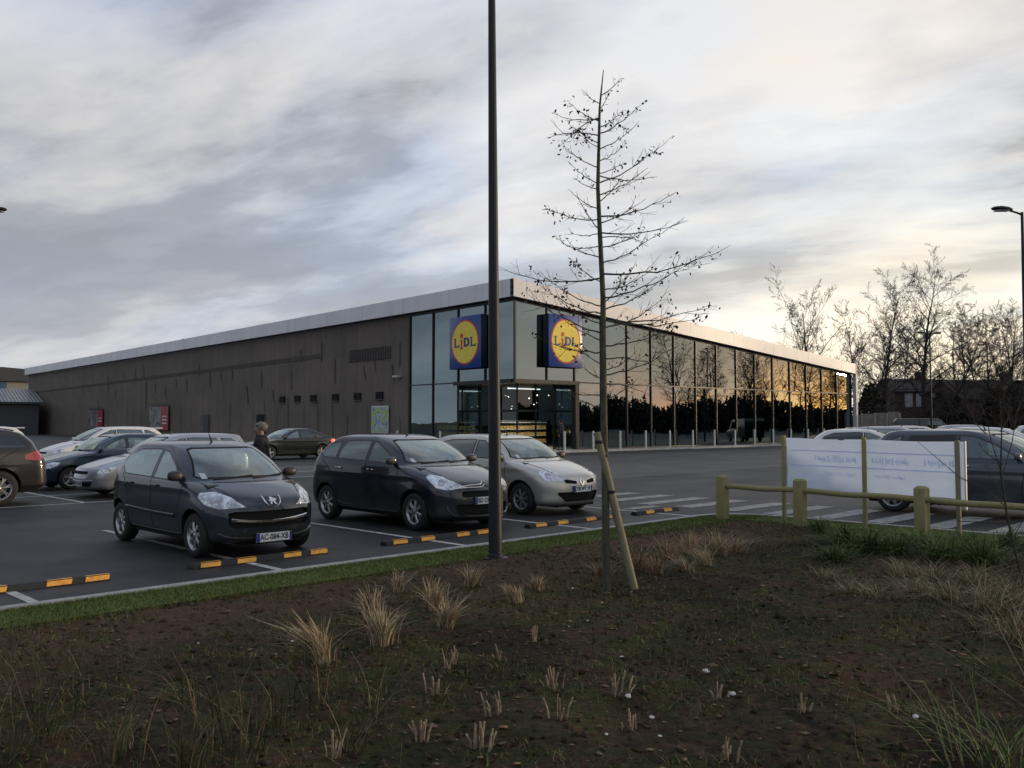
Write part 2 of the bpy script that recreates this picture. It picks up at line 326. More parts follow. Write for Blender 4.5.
side=math_(nt,'POWER',math_(nt,'ADD',math_(nt,'MULTIPLY',dt.outputs['Value'],.5),.5,True),2.4)
wide=math_(nt,'MULTIPLY',side,low)
nT=cl(1.4,R(140),(1.5,1,1),(12.3,5.2,7),4,.5,.3)
cloud=mixc(nt,1,cloud,ramp(nt,nT,[(.40,(.90,.98,1.10)),(.50,(.99,.995,1.03)),(.62,(1.06,1.0,.94))]),'MULTIPLY')
warm=mixc(nt,math_(nt,'MULTIPLY',wide,1.35,True),cloud,mixc(nt,1,cloud,(2.05,1.74,1.24),'MULTIPLY'))
ef=math_(nt,'ADD',math_(nt,'MULTIPLY',math_(nt,'MINIMUM',dt.outputs['Value'],0),.30),1)
sce=nt.nodes.new('ShaderNodeVectorMath'); sce.operation='SCALE'; nt.links.new(warm,sce.inputs[0]); nt.links.new(ef,sce.inputs['Scale']); warm=sce.outputs[0]
hz_=math_(nt,'POWER',math_(nt,'SUBTRACT',1,zc,True),7)
hcol=ramp(nt,dc,[(0,(.46,.49,.54)),(.35,(.60,.61,.60)),(.62,(1.08,.91,.58)),(.80,(1.0,.86,.64)),(.93,(.80,.68,.64)),(1,(1.0,.66,.52))])
hcol=mixc(nt,1,hcol,(1.35,1.35,1.35),'MULTIPLY')
warm=mixc(nt,math_(nt,'MULTIPLY',hz_,.66,True),warm,hcol)
nP=cl(2.6,R(152),(1.2,1,1),(4.3,1.2,.9),4,.5,.4)
pm=ramp(nt,nP,[(.44,(.05,.05,.05)),(.60,(1,1,1))])
vlow=math_(nt,'POWER',math_(nt,'SUBTRACT',1,zc,True),34)
pink=math_(nt,'MULTIPLY',math_(nt,'MULTIPLY',vlow,math_(nt,'POWER',dc,9)),pm)
warm=mixc(nt,math_(nt,'MULTIPLY',pink,1.0,True),warm,(1.6,.62,.50))
hor=math_(nt,'POWER',math_(nt,'SUBTRACT',1,zc,True),42)
glow=math_(nt,'MULTIPLY',math_(nt,'POWER',dc,160),hor)
gl2=math_(nt,'MULTIPLY',math_(nt,'MULTIPLY',math_(nt,'POWER',dc,45),hor),pm)
warm=mixc(nt,math_(nt,'MULTIPLY',gl2,1.0,True),warm,(3.4,1.15,.42))
warm=mixc(nt,math_(nt,'MULTIPLY',glow,1.2,True),warm,(8,3.6,.7))
sc10=nt.nodes.new('ShaderNodeVectorMath'); sc10.operation='SCALE'; sc10.inputs['Scale'].default_value=11.0; nt.links.new(warm,sc10.inputs[0])
fin=mixc(nt,.93,sky.outputs[0],sc10.outputs[0]); nt.links.new(fin,bg.inputs['Color'])
sl=bpy.data.lights.new('sun','SUN'); sl.energy=2.0; sl.angle=R(3); sl.color=(1,.75,.47)
so=bpy.data.objects.new('sun',sl); col.objects.link(so); so.rotation_euler=sd.to_track_quat('Z','Y').to_euler(); so.location=(30,0,30)

# ------------------------------------------------------------------ ground
def sheet(name,pts,z,mat,thick=0,kind='structure'):
    mb=MB(); n=len(pts)
    if thick: mb.prism([(p[0],p[1]) for p in pts],(0,0,z-thick),(1,0,0),(0,1,0),thick,mat)
    else: mb.add([(p[0],p[1],z) for p in pts],[tuple(range(n))],mat)
    o=mb.build(name); return prop(o,kind=kind)
sheet('ground',[(-900,-500),(900,-500),(900,1200),(-900,1200)],-.13,'far_ground')
EU,KV=14.85,9.13      # bed: u<EU, v<KV
def bed_outline(du,dv,r=1.0,n=8):
    e,k=EU+du,KV+dv; P=[(-60,k)]
    for i in range(n+1):
        t=math.pi/2*(1-i/n); P.append((e-r+r*math.cos(t),k-r+r*math.sin(t)))
    P.append((e,-60)); return P
# car park: L-shaped asphalt around the bed
far=[uv(150,-60),uv(150,34.5),uv(-60,170),uv(-110,60)]
asph=[uv(*p) for p in [(-60,KV),(-60,150),(30,150),(34,90),(90,60),(150,34),(150,-60),(EU,-60)]]
cor=[uv(*p) for p in bed_outline(0,0)[1:-1]][::-1]
pts=[uv(-60,KV),uv(-60,150),uv(40,150),uv(150,60),uv(150,-60),uv(EU,-60)]+cor
mb=MB(); mb.add([(p[0],p[1],0) for p in pts],[tuple(range(len(pts)))],'asphalt'); prop(mb.build('car_park'),kind='structure')
# paler drive aisle beyond the bays
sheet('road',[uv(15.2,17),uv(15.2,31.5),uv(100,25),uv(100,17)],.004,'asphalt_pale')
# kerb edging following the bed
o1=bed_outline(.0,.0); o2=bed_outline(-.12,-.12,.88)
mb=MB()
for i in range(len(o1)-1):
    a,b_,c,d=o1[i],o1[i+1],o2[i+1],o2[i]
    L=math.dist(a,b_); k=max(1,int(L)); 
    for j in range(k):
        t0,t1=j/k+(.004/L if k>1 else 0),(j+1)/k-(.004/L if k>1 else 0)
        q=[uv(a[0]+(b_[0]-a[0])*t,a[1]+(b_[1]-a[1])*t) for t in(t0,t1)]+[uv(d[0]+(c[0]-d[0])*t,d[1]+(c[1]-d[1])*t) for t in(t1,t0)]
        vs=[(p[0],p[1],-.02) for p in q]+[(p[0],p[1],.045) for p in q]
        mb.add(vs,[(4,5,6,7),(0,1,5,4),(2,3,7,6),(1,2,6,5),(3,0,4,7)],'kerb_stone')
prop(mb.build('kerb'),kind='structure')
# soil bed: relief mesh in the car-park frame
def bedz(u,v):
    n=noise.noise(Vector((u*.35,v*.35,0)))*.06+noise.noise(Vector((u*.9,v*.9,8)))*.035+noise.noise(Vector((u*1.7,v*1.7,3)))*.02+noise.noise(Vector((u*6,v*6,5)))*.014
    e=min(1,max(0,(min(KV-v,EU-u)-.75)/.6)); return .02*0+e*(n-.01)+.01
def grid(us,vs,zf,mat,name,inside=None):
    V=[];F=[];nu,nv=len(us),len(vs)
    for u in us:
        for v in vs: x,y,_=uv(u,v); V.append((x,y,zf(u,v)))
    for i in range(nu-1):
        for j in range(nv-1):
            if inside is None or inside((us[i]+us[i+1])/2,(vs[j]+vs[j+1])/2): F.append((i*nv+j,(i+1)*nv+j,(i+1)*nv+j+1,i*nv+j+1))
    return prop(rawmesh(name,V,F,[mat],smooth=True),kind='structure')
def inbed(u,v,m=.13):
    if u>EU-m or v>KV-m: return False
    r=1.0
    if u>EU-r and v>KV-r: return math.hypot(u-(EU-r),v-(KV-r))<r-m
    return True
fz=lambda u,v: bedz(u,v)+noise.noise(Vector((u*22,v*22,1)))*.018
grid([-10+i*.06 for i in range(int(24.8/.06)+1)],[-8+i*.06 for i in range(int(17/.06)+1)],fz,'soil','soil_bed',lambda u,v:inbed(u,v,.10))
grid([-60,-40,-25,-10],[-60+i*2.3 for i in range(31)],lambda u,v:0.0,'soil','soil_bed',lambda u,v:v<KV-.1)
grid([-10,0,8,14.75],[-60,-40,-20,-8],lambda u,v:0.0,'soil','soil_bed')
# painted lines
def line(u0,v0,u1,v1,w=.10,z=.005,mat='line_white',mb=None):
    a=Vector((u1-u0,v1-v0)).normalized(); n=Vector((-a.y,a.x))*w/2
    mb.add([uv(u0+n.x,v0+n.y,z),uv(u1+n.x,v1+n.y,z),uv(u1-n.x,v1-n.y,z),uv(u0-n.x,v0-n.y,z)],[(0,1,2,3)],mat)
mb=MB()
BL=[-2.7,.1,2.85,5.5,8.4,11.15,13.95]
for u in BL: line(u,KV+.02,u,14.7,.10,mb=mb)
line(-20,20,8.2,20,.10,mb=mb); 
line(7.07,20.06,7.07,60,.10,z=.005,mb=mb)
for v in (22.5,25,27.5,30,32.5,35): line(2,v,7.0,v,.10,mb=mb); line(7.14,v,12,v,.10,mb=mb)
line(15,14.9,18,14.9,.12,mb=mb) if False else None
for k,(u0,u1,v) in enumerate([(12.3,17.0,24.6),(13.0,18.5,27.2),(13.5,19,29.8)]): line(u0,v,u1,v,.12,mb=mb)
prop(mb.build('bay_markings'),kind='structure')
mb=MB()
for k in range(11):
    v=13.3-.98*k; line(15.25,v,17.5,v,.42,z=.008,mat='line_worn',mb=mb)
line(14.15,10.9,15.1,10.9,.25,z=.008,mat='line_worn',mb=mb)
prop(mb.build('crossing_markings'),kind='structure')
# wheel stops
stops=[(-.8,1.0),(2.0,3.85),(4.78,6.65),(7.6,9.62),(10.5,12.66),(13.35,14.72)]
def wheel_stop(u0,u1,v,label):
    t=thing('wheel_stop',label,'wheel stop',uv((u0+u1)/2,v),R(45),'rubber wheel stops along the kerb')
    L=u1-u0; mb=MB(); h=.062
    mb.prism([(-.09,0),(.09,0),(.05,h),(-.045,h)],(-L/2,0,.001),(0,1,0),(0,0,1),L,'stop_rubber'); mb.build('rubber_body',t,bevel=.014)
    ps=[.12,.37,.71,.92] if L>1.6 else [.3,.72]
    for p in ps:
        x=-L/2+L*p; pl=.25; q=MB(); sk=.02
        q.prism([(x-pl/2,.010),(x+pl/2,.010),(x+pl/2+sk,.056),(x-pl/2+sk,.056)],(0,-.0915,.0),(1,0,0),(0,.68,1),.006,'pad_orange')
        q.add([(x-pl/2+sk,-.046,h+.004),(x+pl/2+sk,-.046,h+.004),(x+pl/2+sk+.01,.0,h+.004),(x-pl/2+sk+.01,.0,h+.004)],[(0,1,2,3)],'pad_orange')
        q.build('reflective_pad',t)
for (a,b_),l in zip(stops,['black rubber wheel stop with orange pads, beyond the left edge of the tarmac','black rubber wheel stop with orange pads in the empty bay, leftmost in view','black rubber wheel stop with orange pads in front of the small grey hatchback','black rubber wheel stop with orange pads before the dark hatchback','black rubber wheel stop with orange pads in front of the silver hatchback','short black rubber wheel stop with orange pads beside the pedestrian crossing']):
    wheel_stop(a,b_,10.15,l)

# ------------------------------------------------------------------ grass strip, litter
nr=np.random.default_rng(3)
def blades(name,P,H,W,mats,lean=.35,seed=1,label=None,cat=None,group=None,kind='stuff',parent=None,seg=1):
    r=np.random.default_rng(seed); n=len(P); P=np.asarray(P,float); H=np.asarray(H,float)*np.ones(n); W=np.asarray(W,float)*np.ones(n)
    a=r.uniform(0,2*np.pi,n); b=r.uniform(0,2*np.pi,n); l=np.abs(r.normal(0,lean,n))*H
    d=np.stack([np.cos(a),np.sin(a),0*a],1)*W[:,None]/2; t=np.stack([np.cos(b)*l,np.sin(b)*l,H],1)
    mid=P+t*np.array([.35,.35,.55]); V=np.stack([P-d,P+d,mid+d*.8,mid-d*.8,P+t,P+t+1e-4],1).reshape(-1,3)
    i=np.arange(n)[:,None]*6; F=np.concatenate([i+np.array([[0,1,2,3]]),i+np.array([[3,2,5,4]])]); m=np.tile(r.integers(0,len(mats),n),2)
    o=rawmesh(name,V,F,mats,parent,m); return prop(o,label,cat,group,kind) if parent is None else o
def uvarr(u,v,z): return np.stack([(u-v)*S2,(u+v)*S2,z],1)
n=60000; u=nr.uniform(-4,EU-.15,n); v=KV-.13-nr.uniform(0,1,n)**1.3*.82
keep=(u+v)>1; u,v=u[keep],v[keep]
msk=~((u>EU-1)&(v>KV-1)&(np.hypot(u-(EU-1),v-(KV-1))>.86)); u,v=u[msk],v[msk]
n2=16000; u2=EU-.13-nr.uniform(0,1,n2)**1.3*.8; v2=nr.uniform(0,KV-.6,n2)
u=np.concatenate([u,u2]);v=np.concatenate([v,v2])
blades('grass_strip',uvarr(u,v,np.full(len(u),.008)),nr.uniform(.02,.055,len(u)),.006,['turf','turf','weed','turf','weed_pale'],.8,2,'short green turf strip along the kerb','grass')
# base turf sheet under blades
mb=MB(); 
a=bed_outline(-.12,-.12,.88); b_=bed_outline(-.85,-.85,.3)
for i in range(len(a)-1): 
    mb.add([uv(*a[i],.021),uv(*a[i+1],.021),uv(*b_[i+1],.018),uv(*b_[i],.018)],[(0,1,2,3)],'turf')
prop(mb.build('verge'),kind='structure')
# weeds over soil
def scatter_bed(n,umin,umax,vmin,vmax,thr=None,ns=.8,seed=0):
    r=np.random.default_rng(seed); U=r.uniform(umin,umax,n); V=r.uniform(vmin,vmax,n); out=[]
    for a,b in zip(U,V):
        if not inbed(a,b,.8): continue
        x,y,_=uv(a,b)
        if y<2.5 or abs(x)>y*.62+1: continue
        if thr is not None and noise.noise(Vector((a*ns,b*ns,seed)))<thr: continue
        out.append((x,y,bedz(a,b)))
    return np.array(out)
P=scatter_bed(110000,-4,14,-5,8.3,-.08,.9,11); r=np.random.default_rng(5)
blades('ground_cover',P,r.uniform(.012,.05,len(P)),.007,['weed','weed','turf','weed_pale'],1.0,6,'low green weeds and moss spread over the dark soil','weeds')
P=scatter_bed(15000,-4,14,-5,8.6,None,.9,12)
blades('dead_grass',P,r.uniform(.02,.12,len(P)),.003,['straw_dark','weed_pale','dead_leaf'],1.6,7,'thin dead stalks and blades lying over the soil','dead grass')
# clods and chips: small irregular tetra/oct chunks
def chunks(name,P,S,mats,seed,label,cat,flat=.7):
    r=np.random.default_rng(seed); n=len(P); base=np.array([(1,0,0),(0,1,0),(-1,0,0),(0,-1,0),(0,0,1),(0,0,-1)],float)
    V=base[None]*r.uniform(.5,1.3,(n,6,1))+r.normal(0,.18,(n,6,3)); V[:,:,2]*=flat
    a=r.uniform(0,6.28,n); c,s=np.cos(a),np.sin(a); x=V[:,:,0]*c[:,None]-V[:,:,1]*s[:,None]; y=V[:,:,0]*s[:,None]+V[:,:,1]*c[:,None]; V[:,:,0],V[:,:,1]=x,y
    V=V*np.asarray(S)[:,None,None]+np.asarray(P)[:,None]; f=np.array([(0,1,4),(1,2,4),(2,3,4),(3,0,4),(1,0,5),(2,1,5),(3,2,5),(0,3,5)])
    F=(np.arange(n)[:,None,None]*6+f[None]).reshape(-1,3); m=np.repeat(r.integers(0,len(mats),n),8)
    return prop(rawmesh(name,V.reshape(-1,3),F,mats,None,m),label,cat,None,'stuff')
P=scatter_bed(5000,-4,14.3,-5,8.4,.05,1.1,23); chunks('leaf_litter',P+np.array([0,0,.012]),np.minimum(r.gamma(3,.005,len(P))+.006,.028),['dead_leaf','chip','dead_leaf','straw_red'],4,'matted brown dead leaves lying in patches on the soil','leaf litter',.12)
P=scatter_bed(26000,-4,14.3,-5,8.6,None,1,21); chunks('soil_clods',P,r.gamma(2,.0065,len(P))+.004,['clod','soil'],1,'small dark clods of turned earth','soil clods')
P=scatter_bed(9000,-4,14.3,-5,8.6,None,1,22); chunks('bark_chips',P+np.array([0,0,.006]),r.gamma(2,.005,len(P))+.004,['chip','dead_leaf','chip','straw_dark'],2,'scattered wood chips and dead leaf litter','bark chips',.3)

def gp(px,py,z=0):
    dx=(px-512)/F; dy=(384-py)/F; c,s=math.cos(PIT),math.sin(PIT); ry=c-dy*s; rz=s+dy*c; t=(z-HC)/rz
    return dx*t,ry*t
def bz(x,y): return bedz((x+y)*S2,(y-x)*S2)
# white flints
stones=[(572,586,.035),(603,601,.045),(612,598,.025),(632,590,.03),(588,620,.03),(600,602,.03),(589,607,.035),(622,654,.035),(628,694,.05),(706,671,.06),(733,692,.055),(615,727,.035),(652,711,.04),(660,730,.03),(738,565,.035),(606,731,.025),(598,728,.02),(569,626,.02),(775,712,.03),(916,720,.045),(720,640,.02),(455,611,.03),(292,645,.03),(198,647,.025),(584,532,.02)]
for i,(px,py,s) in enumerate(stones):
    if i in(2,5,6,11,14,16,18,24): continue
    s*=.85
    x,y=gp(px,py); mb=MB(); bm=bmesh.new(); bmesh.ops.create_icosphere(bm,subdivisions=2,radius=s*.5)
    for vv in bm.verts: vv.co*=1+noise.noise(vv.co*40+Vector((i,0,0)))*.5; vv.co.z*=.6
    me=bpy.data.meshes.new('flint'); bm.to_mesh(me); bm.free(); me.materials.append(M['stone_white'])
    o=link('flint_stone',me); o.location=(x,y,bz(x,y)+s*.15); o.rotation_euler=(0,0,i)
    prop(o,'small pale flint stone lying on the dark soil','stone','pale flints scattered on the soil')
# cut stem stubs
stubs=[(455,663,3,.16),(435,692,5,.16),(421,732,6,.17),(480,742,6,.19),(336,752,4,.18),(499,658,4,.15),(499,710,5,.16),(535,642,4,.16),(553,684,6,.18),(615,693,6,.18),(630,724,5,.15),(560,718,3,.18),(719,696,3,.14),(727,752,5,.15),(447,668,2,.15),(801,712,3,.12),(897,712,4,.15)]
for i,(px,py,n,h) in enumerate(stubs):
    x,y=gp(px,py); mb=MB(); r2=random.Random(i); h*=.78
    for k in range(int(n*1.7)):
        a_=r2.uniform(0,6.28); q_=abs(r2.gauss(0,.012*n**.6)); bx=q_*math.cos(a_)*1.3; by=q_*math.sin(a_); hh=h*r2.choice([.35,.55,.7,.85,1,1.05])*r2.uniform(.85,1.05); lx=bx*.4+r2.gauss(0,.014); ly=by*.4+r2.gauss(0,.02); ra=r2.uniform(.003,.0075)
        mb.tube([(bx,by,-.02),(bx+lx*.4,by+ly*.4,hh*.5),(bx+lx,by+ly,hh)],[ra*1.1,ra,ra*.9],'cut_stem',6)
    for k in range(4): a_=r2.uniform(0,6.28); l_=r2.uniform(.04,.12); mb.tube([(0,0,.01),(l_*math.cos(a_),l_*math.sin(a_),.015)],.0025,'straw_dark',4)
    o=mb.build('cut_stalks'); o.location=(x,y,bz(x,y))
    prop(o,['upright','leaning','short'][i%3]+' bundle of %s pale cut plant stalks poking from the soil'%['two','three','four','five','six'][n-2],'cut stalks','cut back plant stalks in the bed')
# ornamental grass clumps
def clump(px,py,h,n,mats,label,name='grass_clump',spread=.10,lean=.35,seed=0,wd=.004,group='dry ornamental grass clumps',cat='grass clump'):
    x,y=gp(px,py); r=np.random.default_rng(seed+int(px*7+py)); a=r.uniform(0,6.28,n); q=np.abs(r.normal(0,spread*.5,n))
    V=[];Fc=[];m=[]
    tilt=r.normal(0,.26,2)
    for i in range(n):
        hh=h*r.uniform(.45,1.05); o0=np.array([np.cos(a[i])*q[i],np.sin(a[i])*q[i],0]); az=a[i]+r.normal(0,.9); ln=abs(r.normal(0,lean))
        dr=np.array([np.cos(az)*ln+tilt[0]*.5,np.sin(az)*ln+tilt[1]*.5,1.0]); sd_=np.array([-np.sin(az),np.cos(az),0])*wd
        dx=r.normal(0,1,3)*.05; k=len(V); droop=r.uniform(0,.5)*ln
        p0=o0;p1=o0+dr*hh*.4;p2=o0+(dr*np.array([1.3,1.3,1-.15*ln]))*hh*.72+dx*hh;p3=o0+(dr*np.array([1.9,1.9,1-droop]))*hh+dx*hh*2
        V+=[p0-sd_,p0+sd_,p1-sd_*.8,p1+sd_*.8,p2-sd_*.6,p2+sd_*.6,p3-sd_*.25,p3+sd_*.25]
        Fc+=[(k,k+1,k+3,k+2),(k+2,k+3,k+5,k+4),(k+4,k+5,k+7,k+6)]; mi=r.integers(0,len(mats)); m+=[mi]*3
    o=rawmesh(name,V,Fc,mats,None,m); o.location=(x,y,bz(x,y)-.01); return prop(o,label,cat,group)
ST=['straw','straw','straw_dark']
for i,(px,py,h,n,l) in enumerate([(322,662,.42,240,'lone pale dry grass clump with a green base, lowest left of the dry ones'),(372,622,.36,150,'slim pale grass clump behind the thick leaning one'),(382,645,.36,230,'thick pale grass clump leaning left, left of centre'),(398,596,.28,110,'thin dry clump at the turf edge left of the lamp post'),(433,612,.36,150,'tall wispy clump just left of the lamp post foot'),(446,630,.32,190,'bushy pale clump in front of the wispy one'),(470,588,.30,110,'narrow upright clump right by the lamp post foot'),(515,600,.24,150,'small tan clump right of the lamp post'),(537,588,.20,150,'low round tan clump next to the small tan clump')]):
    clump(px,py,h*.78,int(n*1.2),ST,l,seed=i,lean=.30,spread=.075)
RD=['straw_red','straw','straw_dark']
for i,(px,py,h) in enumerate([(600,574,.2),(640,572,.36),(655,575,.25),(668,560,.32),(690,552,.34),(684,572,.22),(706,566,.30),(722,556,.34),(735,552,.28),(715,548,.3)]):
    clump(px,py,h*.92,120,RD if i<5 else ST,['reddish','rusty','tawny','pale','golden','low russet','sandy','straw coloured','buff','faded'][i]+' dry grass clump in the tangled row between the stake and the fence',seed=40+i,lean=.42,spread=.11)
for i,(px,py,h,n) in enumerate([(40,740,.62,42),(85,700,.42,30),(190,768,.35,80),(215,735,.62,55),(250,750,.5,40),(180,700,.4,30),(310,700,.45,26),(375,712,.46,40),(350,745,.5,26),(120,760,.4,60),(10,760,.4,50),(275,720,.5,30)]):
    clump(px,py,h*.9,int(n*.75),['weed','weed','straw_dark','evergreen'],['sparse tall weed with bare stalks at the lower left corner','thin weed tuft behind the corner weed','low fine tuft at the bottom edge','tallest sparse weed tuft left of centre','dark thin weed beside the tallest tuft','small wiry weed behind the tallest tuft','bent wiry stalks left of the dark weed','dark spreading weed with pale stalks below the dry clumps','thin stalks at the bottom below the dark weed','feathery tuft near the bottom left','green tuft in the extreme left corner','sprawling thin weed between tufts'][i],'weed_tuft',.2,.4,60+i,.003,'sparse weeds at the lower left','weed')
for i,(px,py,h,n) in enumerate([(845,545,.32,260),(870,552,.36,260),(895,556,.34,240),(920,548,.30,220),(940,560,.36,240),(965,552,.34,240),(820,535,.26,160),(980,565,.4,240),(1005,548,.36,200),(835,560,.24,160)]):
    clump(px,py,h*.95,int(n*1.3),['green_leaf','green_leaf','weed'],['bright','broad','deep','low','mid','glossy','small','arching','tall','flat'][i]+' green leafy clump under the wooden rail','leafy_clump',.22,.8,90+i,.006,'green plants under the wooden rail','plant')
for i,(px,py,h,n) in enumerate([(850,590,.22,240),(880,596,.25,240),(915,590,.26,240),(950,598,.32,260),(985,610,.40,260),(1015,600,.42,220),(830,578,.18,160),(900,575,.28,240),(935,580,.3,200),(1020,640,.45,220),(975,585,.34,200)]):
    clump(px,py,h*.78,int(n*.75),['straw_dark','straw','weed_pale','straw_dark'],['pale','tan','fine','soft','arching','tall','short','dense','fluffy','drooping','wispy'][i]+' hazy dry grass tuft in front of the green plants at right','dry_tuft',.25,.9,120+i,.0026,'hazy dry grasses at the right','grass tuft')
clump(985,768,.36,40,['weed_pale','green_leaf','weed'],'bright green arching tuft at the bottom right corner','grass_tuft',.15,.7,150,.005,'green tuft in the corner','grass tuft')
clump(1010,775,.34,34,['weed_pale','green_leaf'],'second green arching tuft cut by the right corner','grass_tuft',.15,.7,151,.005,'green tuft in the corner','grass tuft')

# ------------------------------------------------------------------ CARS
def catm(K,n):
    K=np.array(K,float); m=len(K); out=[]
    for t in np.linspace(0,m-1,n):
        i=min(int(t),m-2); f=t-i; p0,p1,p2,p3=K[max(i-1,0)],K[i],K[i+1],K[min(i+2,m-1)]
        d1=(p2-p0)*.5; d2=(p3-p1)*.5
        # limit overshoot
        out.append((2*f**3-3*f**2+1)*p1+(f**3-2*f**2+f)*d1+(-2*f**3+3*f**2)*p2+(f**3-f**2)*d2)
    return np.array(out)
def lerp(a,b,t): return a+(b-a)*t
class Spec: pass
def spec(**k):
    s=Spec(); d=dict(L=3.95,W=1.72,H=1.49,hz=.70,cowl=(.95,.98),rf=.15,rr=-1.30,beltr=1.06,fo=.8,wb=2.5,r=.30,deck=None,cf=.46,hump=.03,zb=.19,tailin=.12,spokes=5,rim='rim',paint='paint_grey',pf=2.5,bpil=-.15,dlo=None,roofdrop=.07)
    d.update(k)
    for a,b in d.items(): setattr(s,a,b)
    return s
def body_bm(s):
    no=s.L/2; t=-s.L/2; cx,cz=s.cowl; H=s.H; hz=s.hz
    hx=no-.13; hzz=hz+.03
    def hood(f): return (lerp(hx,cx,f),lerp(hzz,cz,f)+s.hump*math.sin(f*math.pi))
    def ws(f): return (lerp(cx,s.rf,f)+.02*math.sin(f*math.pi),lerp(cz,H-.055,f)+.045*math.sin(f*math.pi))
    mid=(s.rf+s.rr)/2
    Fp=[(no-.11,s.zb),(no-.035,s.zb+.06),(no-.0,.40),(no-.008,hz-.17),(no-.045,hz-.05),(hx,hzz),hood(.33),hood(.7),(cx,cz),ws(.35),ws(.72),(s.rf,H-.055),(lerp(s.rf,mid,.35),H-.016),(lerp(s.rf,mid,.7),H-.003),(mid+.02,H)]
    if s.deck:
        dx,dz=s.deck
        Rp=[(t+.10,s.zb+.05),(t+.03,s.zb+.11),(t,.44),(t,.58),(t+.02,.72),(t+.05,.84),(t+.09,.93),(t+.17,.975),(dx,dz),(lerp(dx,s.rr,.35),lerp(dz,H-.06,.4)),(lerp(dx,s.rr,.7),lerp(dz,H-.06,.74)),(s.rr,H-.06)]
    else:
        bx=t+s.tailin; bz_=s.beltr
        def rw(f): return (lerp(bx,s.rr,f)-.05*math.sin(f*math.pi),lerp(bz_,H-s.roofdrop,f)+.02*math.sin(f*math.pi))
        Rp=[(t+.10,s.zb+.05),(t+.03,s.zb+.11),(t,.42),(t+.005,.54),(t+.02,.66),(t+.03,.77),(t+.05,.87),(t+.08,.96),(bx,bz_),rw(.35),rw(.72),(s.rr,H-s.roofdrop)]
    Rp+=[(lerp(s.rr,mid,.35),H-.022),(lerp(s.rr,mid,.7),H-.005),(mid-.02,H)]
    hw=s.W/2
    wd=[.885,.945,.98,.995,1,.998,.992,.985,.955,.87,.785,.715,.60,.34,.02]
    cf=[.40,.42,s.cf,s.cf,s.cf,s.cf,s.cf+.02,s.cf,.40,.33,.27,.22,.18,.12,.01]
    cr=[.26,.28,.30,.30,.29,.28,.27,.26,.25,.22,.2,.18,.15,.10,.01]
    K=[(Fp[i][0],Fp[i][1],Rp[i][0],Rp[i][1],wd[i]*hw,cf[i],cr[i]) for i in range(15)]
    LV=catm(K,58); NC,NS=13,34
    bm=bmesh.new(); rings=[]
    ax=[no-s.fo,no-s.fo-s.wb]; s.ax=ax
    for xf,zf,xr,zr,wh,c1,c2 in LV:
        half=[]; p=s.pf
        for i in range(NC):
            th=i/NC*math.pi/2; half.append(((xf-c1)+c1*math.cos(th)**(2/p),wh*math.sin(th)**(2/p)))
        for i in range(NS+1): half.append((lerp(xf-c1,xr+c2,i/NS),wh))
        for i in range(NC-1,-1,-1):
            th=i/NC*math.pi/2; half.append(((xr+c2)-c2*math.cos(th)**(2/3.),wh*math.sin(th)**(2/3.)))
        pts=[]
        for x,y in half:
            tt=(xf-x)/max(xf-xr,1e-3); z=lerp(zf,zr,min(1,max(0,tt)))
            a=x/(s.L/2); y*=1-.05*abs(a)**3-.02*max(0,a)**2
            if y>.2:
                for xa in ax: y+=.020*math.exp(-((x-xa)/.36)**2-((z-.52)/.20)**2)
                y+=-.014*math.exp(-((z-.42)/.10)**2)*math.exp(-(x/.9)**4)   # door waist
                y+=.010*math.exp(-((z-.86)/.045)**2)*math.exp(-(x/1.5)**6)    # shoulder crease
            pts.append((x,y,z))
        ring=[bm.verts.new(q) for q in pts]+[bm.verts.new((q[0],-q[1],q[2])) for q in pts[1:-1]][::-1]
        rings.append(ring)
    n=len(rings[0])
    for a,b in zip(rings,rings[1:]):
        for j in range(n): 
            try: bm.faces.new((a[j],b[j],b[(j+1)%n],a[(j+1)%n]))
            except ValueError: pass
    bmesh.ops.recalc_face_normals(bm,faces=bm.faces)
    bm.normal_update(); return bm
def cut(bm,poly,A,B,flt):
    A=Vector(A);B=Vector(B); n=len(poly); area=sum(poly[i][0]*poly[(i+1)%n][1]-poly[(i+1)%n][0]*poly[i][1] for i in range(n))
    if area<0: poly=poly[::-1]
    mnA,mxA=min(p[0] for p in poly)-.02,max(p[0] for p in poly)+.02; mnB,mxB=min(p[1] for p in poly)-.02,max(p[1] for p in poly)+.02
    def near(f):
        a=[v.co.dot(A) for v in f.verts]; b=[v.co.dot(B) for v in f.verts]
        return max(a)>mnA and min(a)<mxA and max(b)>mnB and min(b)<mxB
    faces=[f for f in bm.faces if flt(f) and near(f)]
    for i in range(n):
        p,q=poly[i],poly[(i+1)%n]; e=(q[0]-p[0],q[1]-p[1]); nn=(e[1],-e[0]); l=math.hypot(*nn)
        if l<1e-6: continue
        no=(A*nn[0]+B*nn[1])/l; cc=A*p[0]+B*p[1]
        # plane through cc (component orthogonal to A,B irrelevant)
        geom=set(faces)
        for f in faces: geom.update(f.edges); geom.update(f.verts)
        r=bmesh.ops.bisect_plane(bm,geom=list(geom),dist=1e-5,plane_co=cc,plane_no=no)
        faces=[g for g in r['geom'] if isinstance(g,bmesh.types.BMFace) and (g.calc_center_median()-cc).dot(no)<0 and flt(g)]
    if not faces: return None
    nb=bmesh.new(); vm={}
    for f in faces:
        for v in f.verts:
            if v not in vm: vm[v]=nb.verts.new(v.co)
        nb.faces.new([vm[v] for v in f.verts])
    bmesh.ops.delete(bm,geom=faces,context='FACES'); nb.normal_update(); bm.normal_update(); return nb
